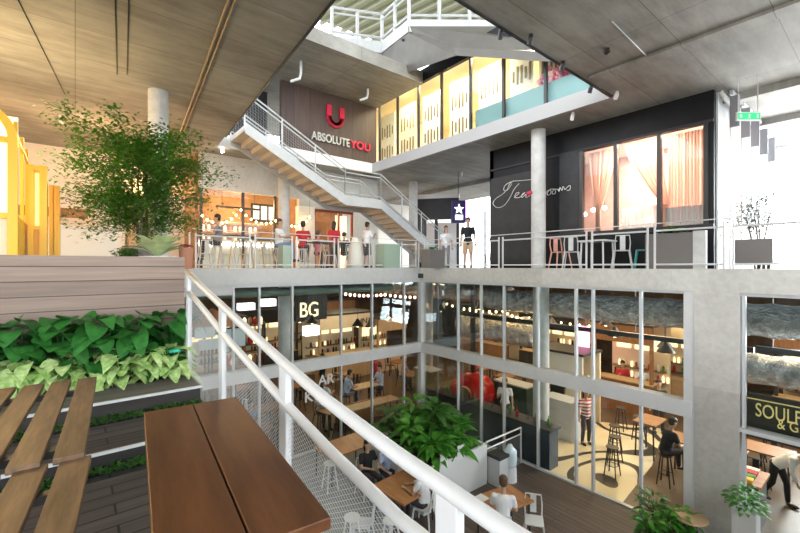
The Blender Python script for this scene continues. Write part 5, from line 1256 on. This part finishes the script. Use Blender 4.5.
q = PZ(352, 517, -4.84); stool('white metal stool nearest the wooden table, seen through the mesh', (q.x, q.y, ZG), M['white'], .66)
q = PZ(391, 520, -4.84); stool('white metal stool right of the nearest stool, seen through the mesh', (q.x, q.y, ZG), M['white'], .66)
q = PZ(362, 500, -4.6); metal_chair('pale grey metal chair behind the nearest white stool', (q.x, q.y, ZG), .8, M['greysteel'])
q = PZ(246, 412, -4.9); metal_chair('white metal chair inside the left facade beyond the terrace table', (q.x, q.y + .4, ZG), 2.2, M['white'])
# lower right corner
t = thing('potted_plant', 'leafy green plant in a tall white square pot by the concrete pier', 'plant', (9.28, 1.72, ZG))
MB().prism([(-.17, -.17, 0), (.17, -.17, 0), (.17, .17, 0), (-.17, .17, 0)], 1.2).build('pot', M['white'], t, bevel=.01)
g = MB()
for k in range(170):
    a = random.uniform(0, 6.28); r_ = random.uniform(.02, .26); g.leaf((r_ * math.cos(a), r_ * math.sin(a), 1.18 + random.uniform(0, .42) * (1.1 - r_ * 2)), (math.cos(a), math.sin(a), random.uniform(.1, 1)), .13, .07, .5)
g.build('foliage', M['gleaf'], t)
t = thing('round_table', 'round pale wooden table in the lower right among the leaves', 'table', (9.1, 2.5, ZF)); MB().lathe([(.28, .70), (.29, .72), (.28, .74)], n=28).build('top', M['palewood'], t); MB().tube([(0, 0, 0), (0, 0, .7)], .03).build('pedestal', M['dark'], t)
for i, (px, py, dd, lab) in enumerate(((648, 526, 7.6, 'left'), (668, 524, 7.7, 'middle'), (684, 520, 7.75, 'right'))):
    l = PD(px, py, dd); tt = bushplant('broadleaf_plant', 'leafy plant at the bottom edge before the right facade, %s of three' % lab, 'plant', (l.x, l.y, ZF + .35), 50, .26, .10, M['gleaf'], .28, .42, 'leafy plants at the lower right edge', True)
    MB().bx(-.18, .18, -.18, .18, -.35, .05).build('pot', M['dgrey'], tt)
l = PD(655, 500, 8.15); tt = bushplant('broadleaf_plant', 'fern-like plant by the glass left of the round table', 'plant', (9.2, 3.15, ZF + .3), 60, .3, .08, M['hedge'], .3, .5, None)
MB().lathe([(.14, -.3), (.2, .05)], n=16).build('pot', M['dark'], tt)
tt = thing('bench', 'low dark outdoor bench in front of the concrete pier', 'bench', (9.3, 2.2 - .05, ZF)) if False else None

# more tables with chairs deeper in the hall
proto_t = table('dark square hall table, first of the rows', (2.6, 16.2, ZG), .7, .7, .75, M['wood'], M['dark'], rz=.1)
proto_c = metal_chair('dark hall chair beside the first square table', (2.6, 15.6, ZG), 0, M['dark'], 'dark chairs in the rows of the hall')
rows = [(5.0, 16.3, 'left of the dark bar stall'), (7.6, 16.9, 'before the dark bar stall'), (9.4, 15.6, 'before the cream stall'), (11.6, 13.6, 'left of the red oven'), (12.6, 15.8, 'before the yellow cabinet stall'),
        (14.6, 10.8, 'behind the red oven'), (15.2, 8.8, 'beyond the cream kiosk'), (14.8, 3.2, 'far back on the right'), (12.2, -.6, 'under the far right window duct'), (6.6, 11.9, 'close to the left facade glass'), (4.2, 11.9, 'by the second left pane')]
for x, y, w_ in rows:
    copy_tree(proto_t, (x, y, ZG), random.uniform(0, .4), 'dark square hall table %s' % w_)
    for k in range(2):
        copy_tree(proto_c, (x + (.0 if k else .1), y + (.62 if k else -.62), ZG), math.pi * k + random.uniform(-.2, .2), 'dark hall chair %s the square table %s' % (('in front of', 'behind')[k], w_))
def ppl(lab, x, y, tgt, pose, top, **k): person(lab, (x, y, ZG), rz_to((x, y), tgt), pose, top, 'cdark', **k)
ppl('person in white seated at the square table close to the left facade glass', 6.6, 12.55, (6.6, 11.9), 'sit', 'cwhite', longhair=True)
ppl('person in blue seated at the square table behind the second pane', 4.2, 12.55, (4.2, 11.9), 'sit', 'cdenim')
ppl('person in dark clothes walking before the dark bar stall', 8.3, 15.6, (4, 15), 'walk', 'cblack')
ppl('person in red walking far back behind the red oven', 14.0, 12.0, (12, 8), 'walk', 'cred')
ppl('person in beige seated left of the red oven', 11.6, 14.25, (11.6, 13.6), 'sit', 'cbeige')
ppl('cook in white behind the dark blue bar counter', 11.2, 8.3, (9, 7), 'stand', 'cwhite', arms='one')
t = thing('jar_shelf', 'tall dark shelf of glowing jars left of the column in the hall', 'shelf', (4.9, 15.3, ZG))
for z in (1.2, 1.9, 2.6, 3.3):
    sh = MB().bx(-.7, .7, -.15, .15, z - .03, z).build('shelf_board', M['dark'], t)
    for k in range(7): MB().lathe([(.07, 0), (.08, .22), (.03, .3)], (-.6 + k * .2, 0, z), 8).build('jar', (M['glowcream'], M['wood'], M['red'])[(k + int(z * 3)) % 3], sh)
for s_ in (-.72, .72): MB().box((s_, 0, 1.7), (.05, .3, 3.4)).build('side', M['dark'], t)
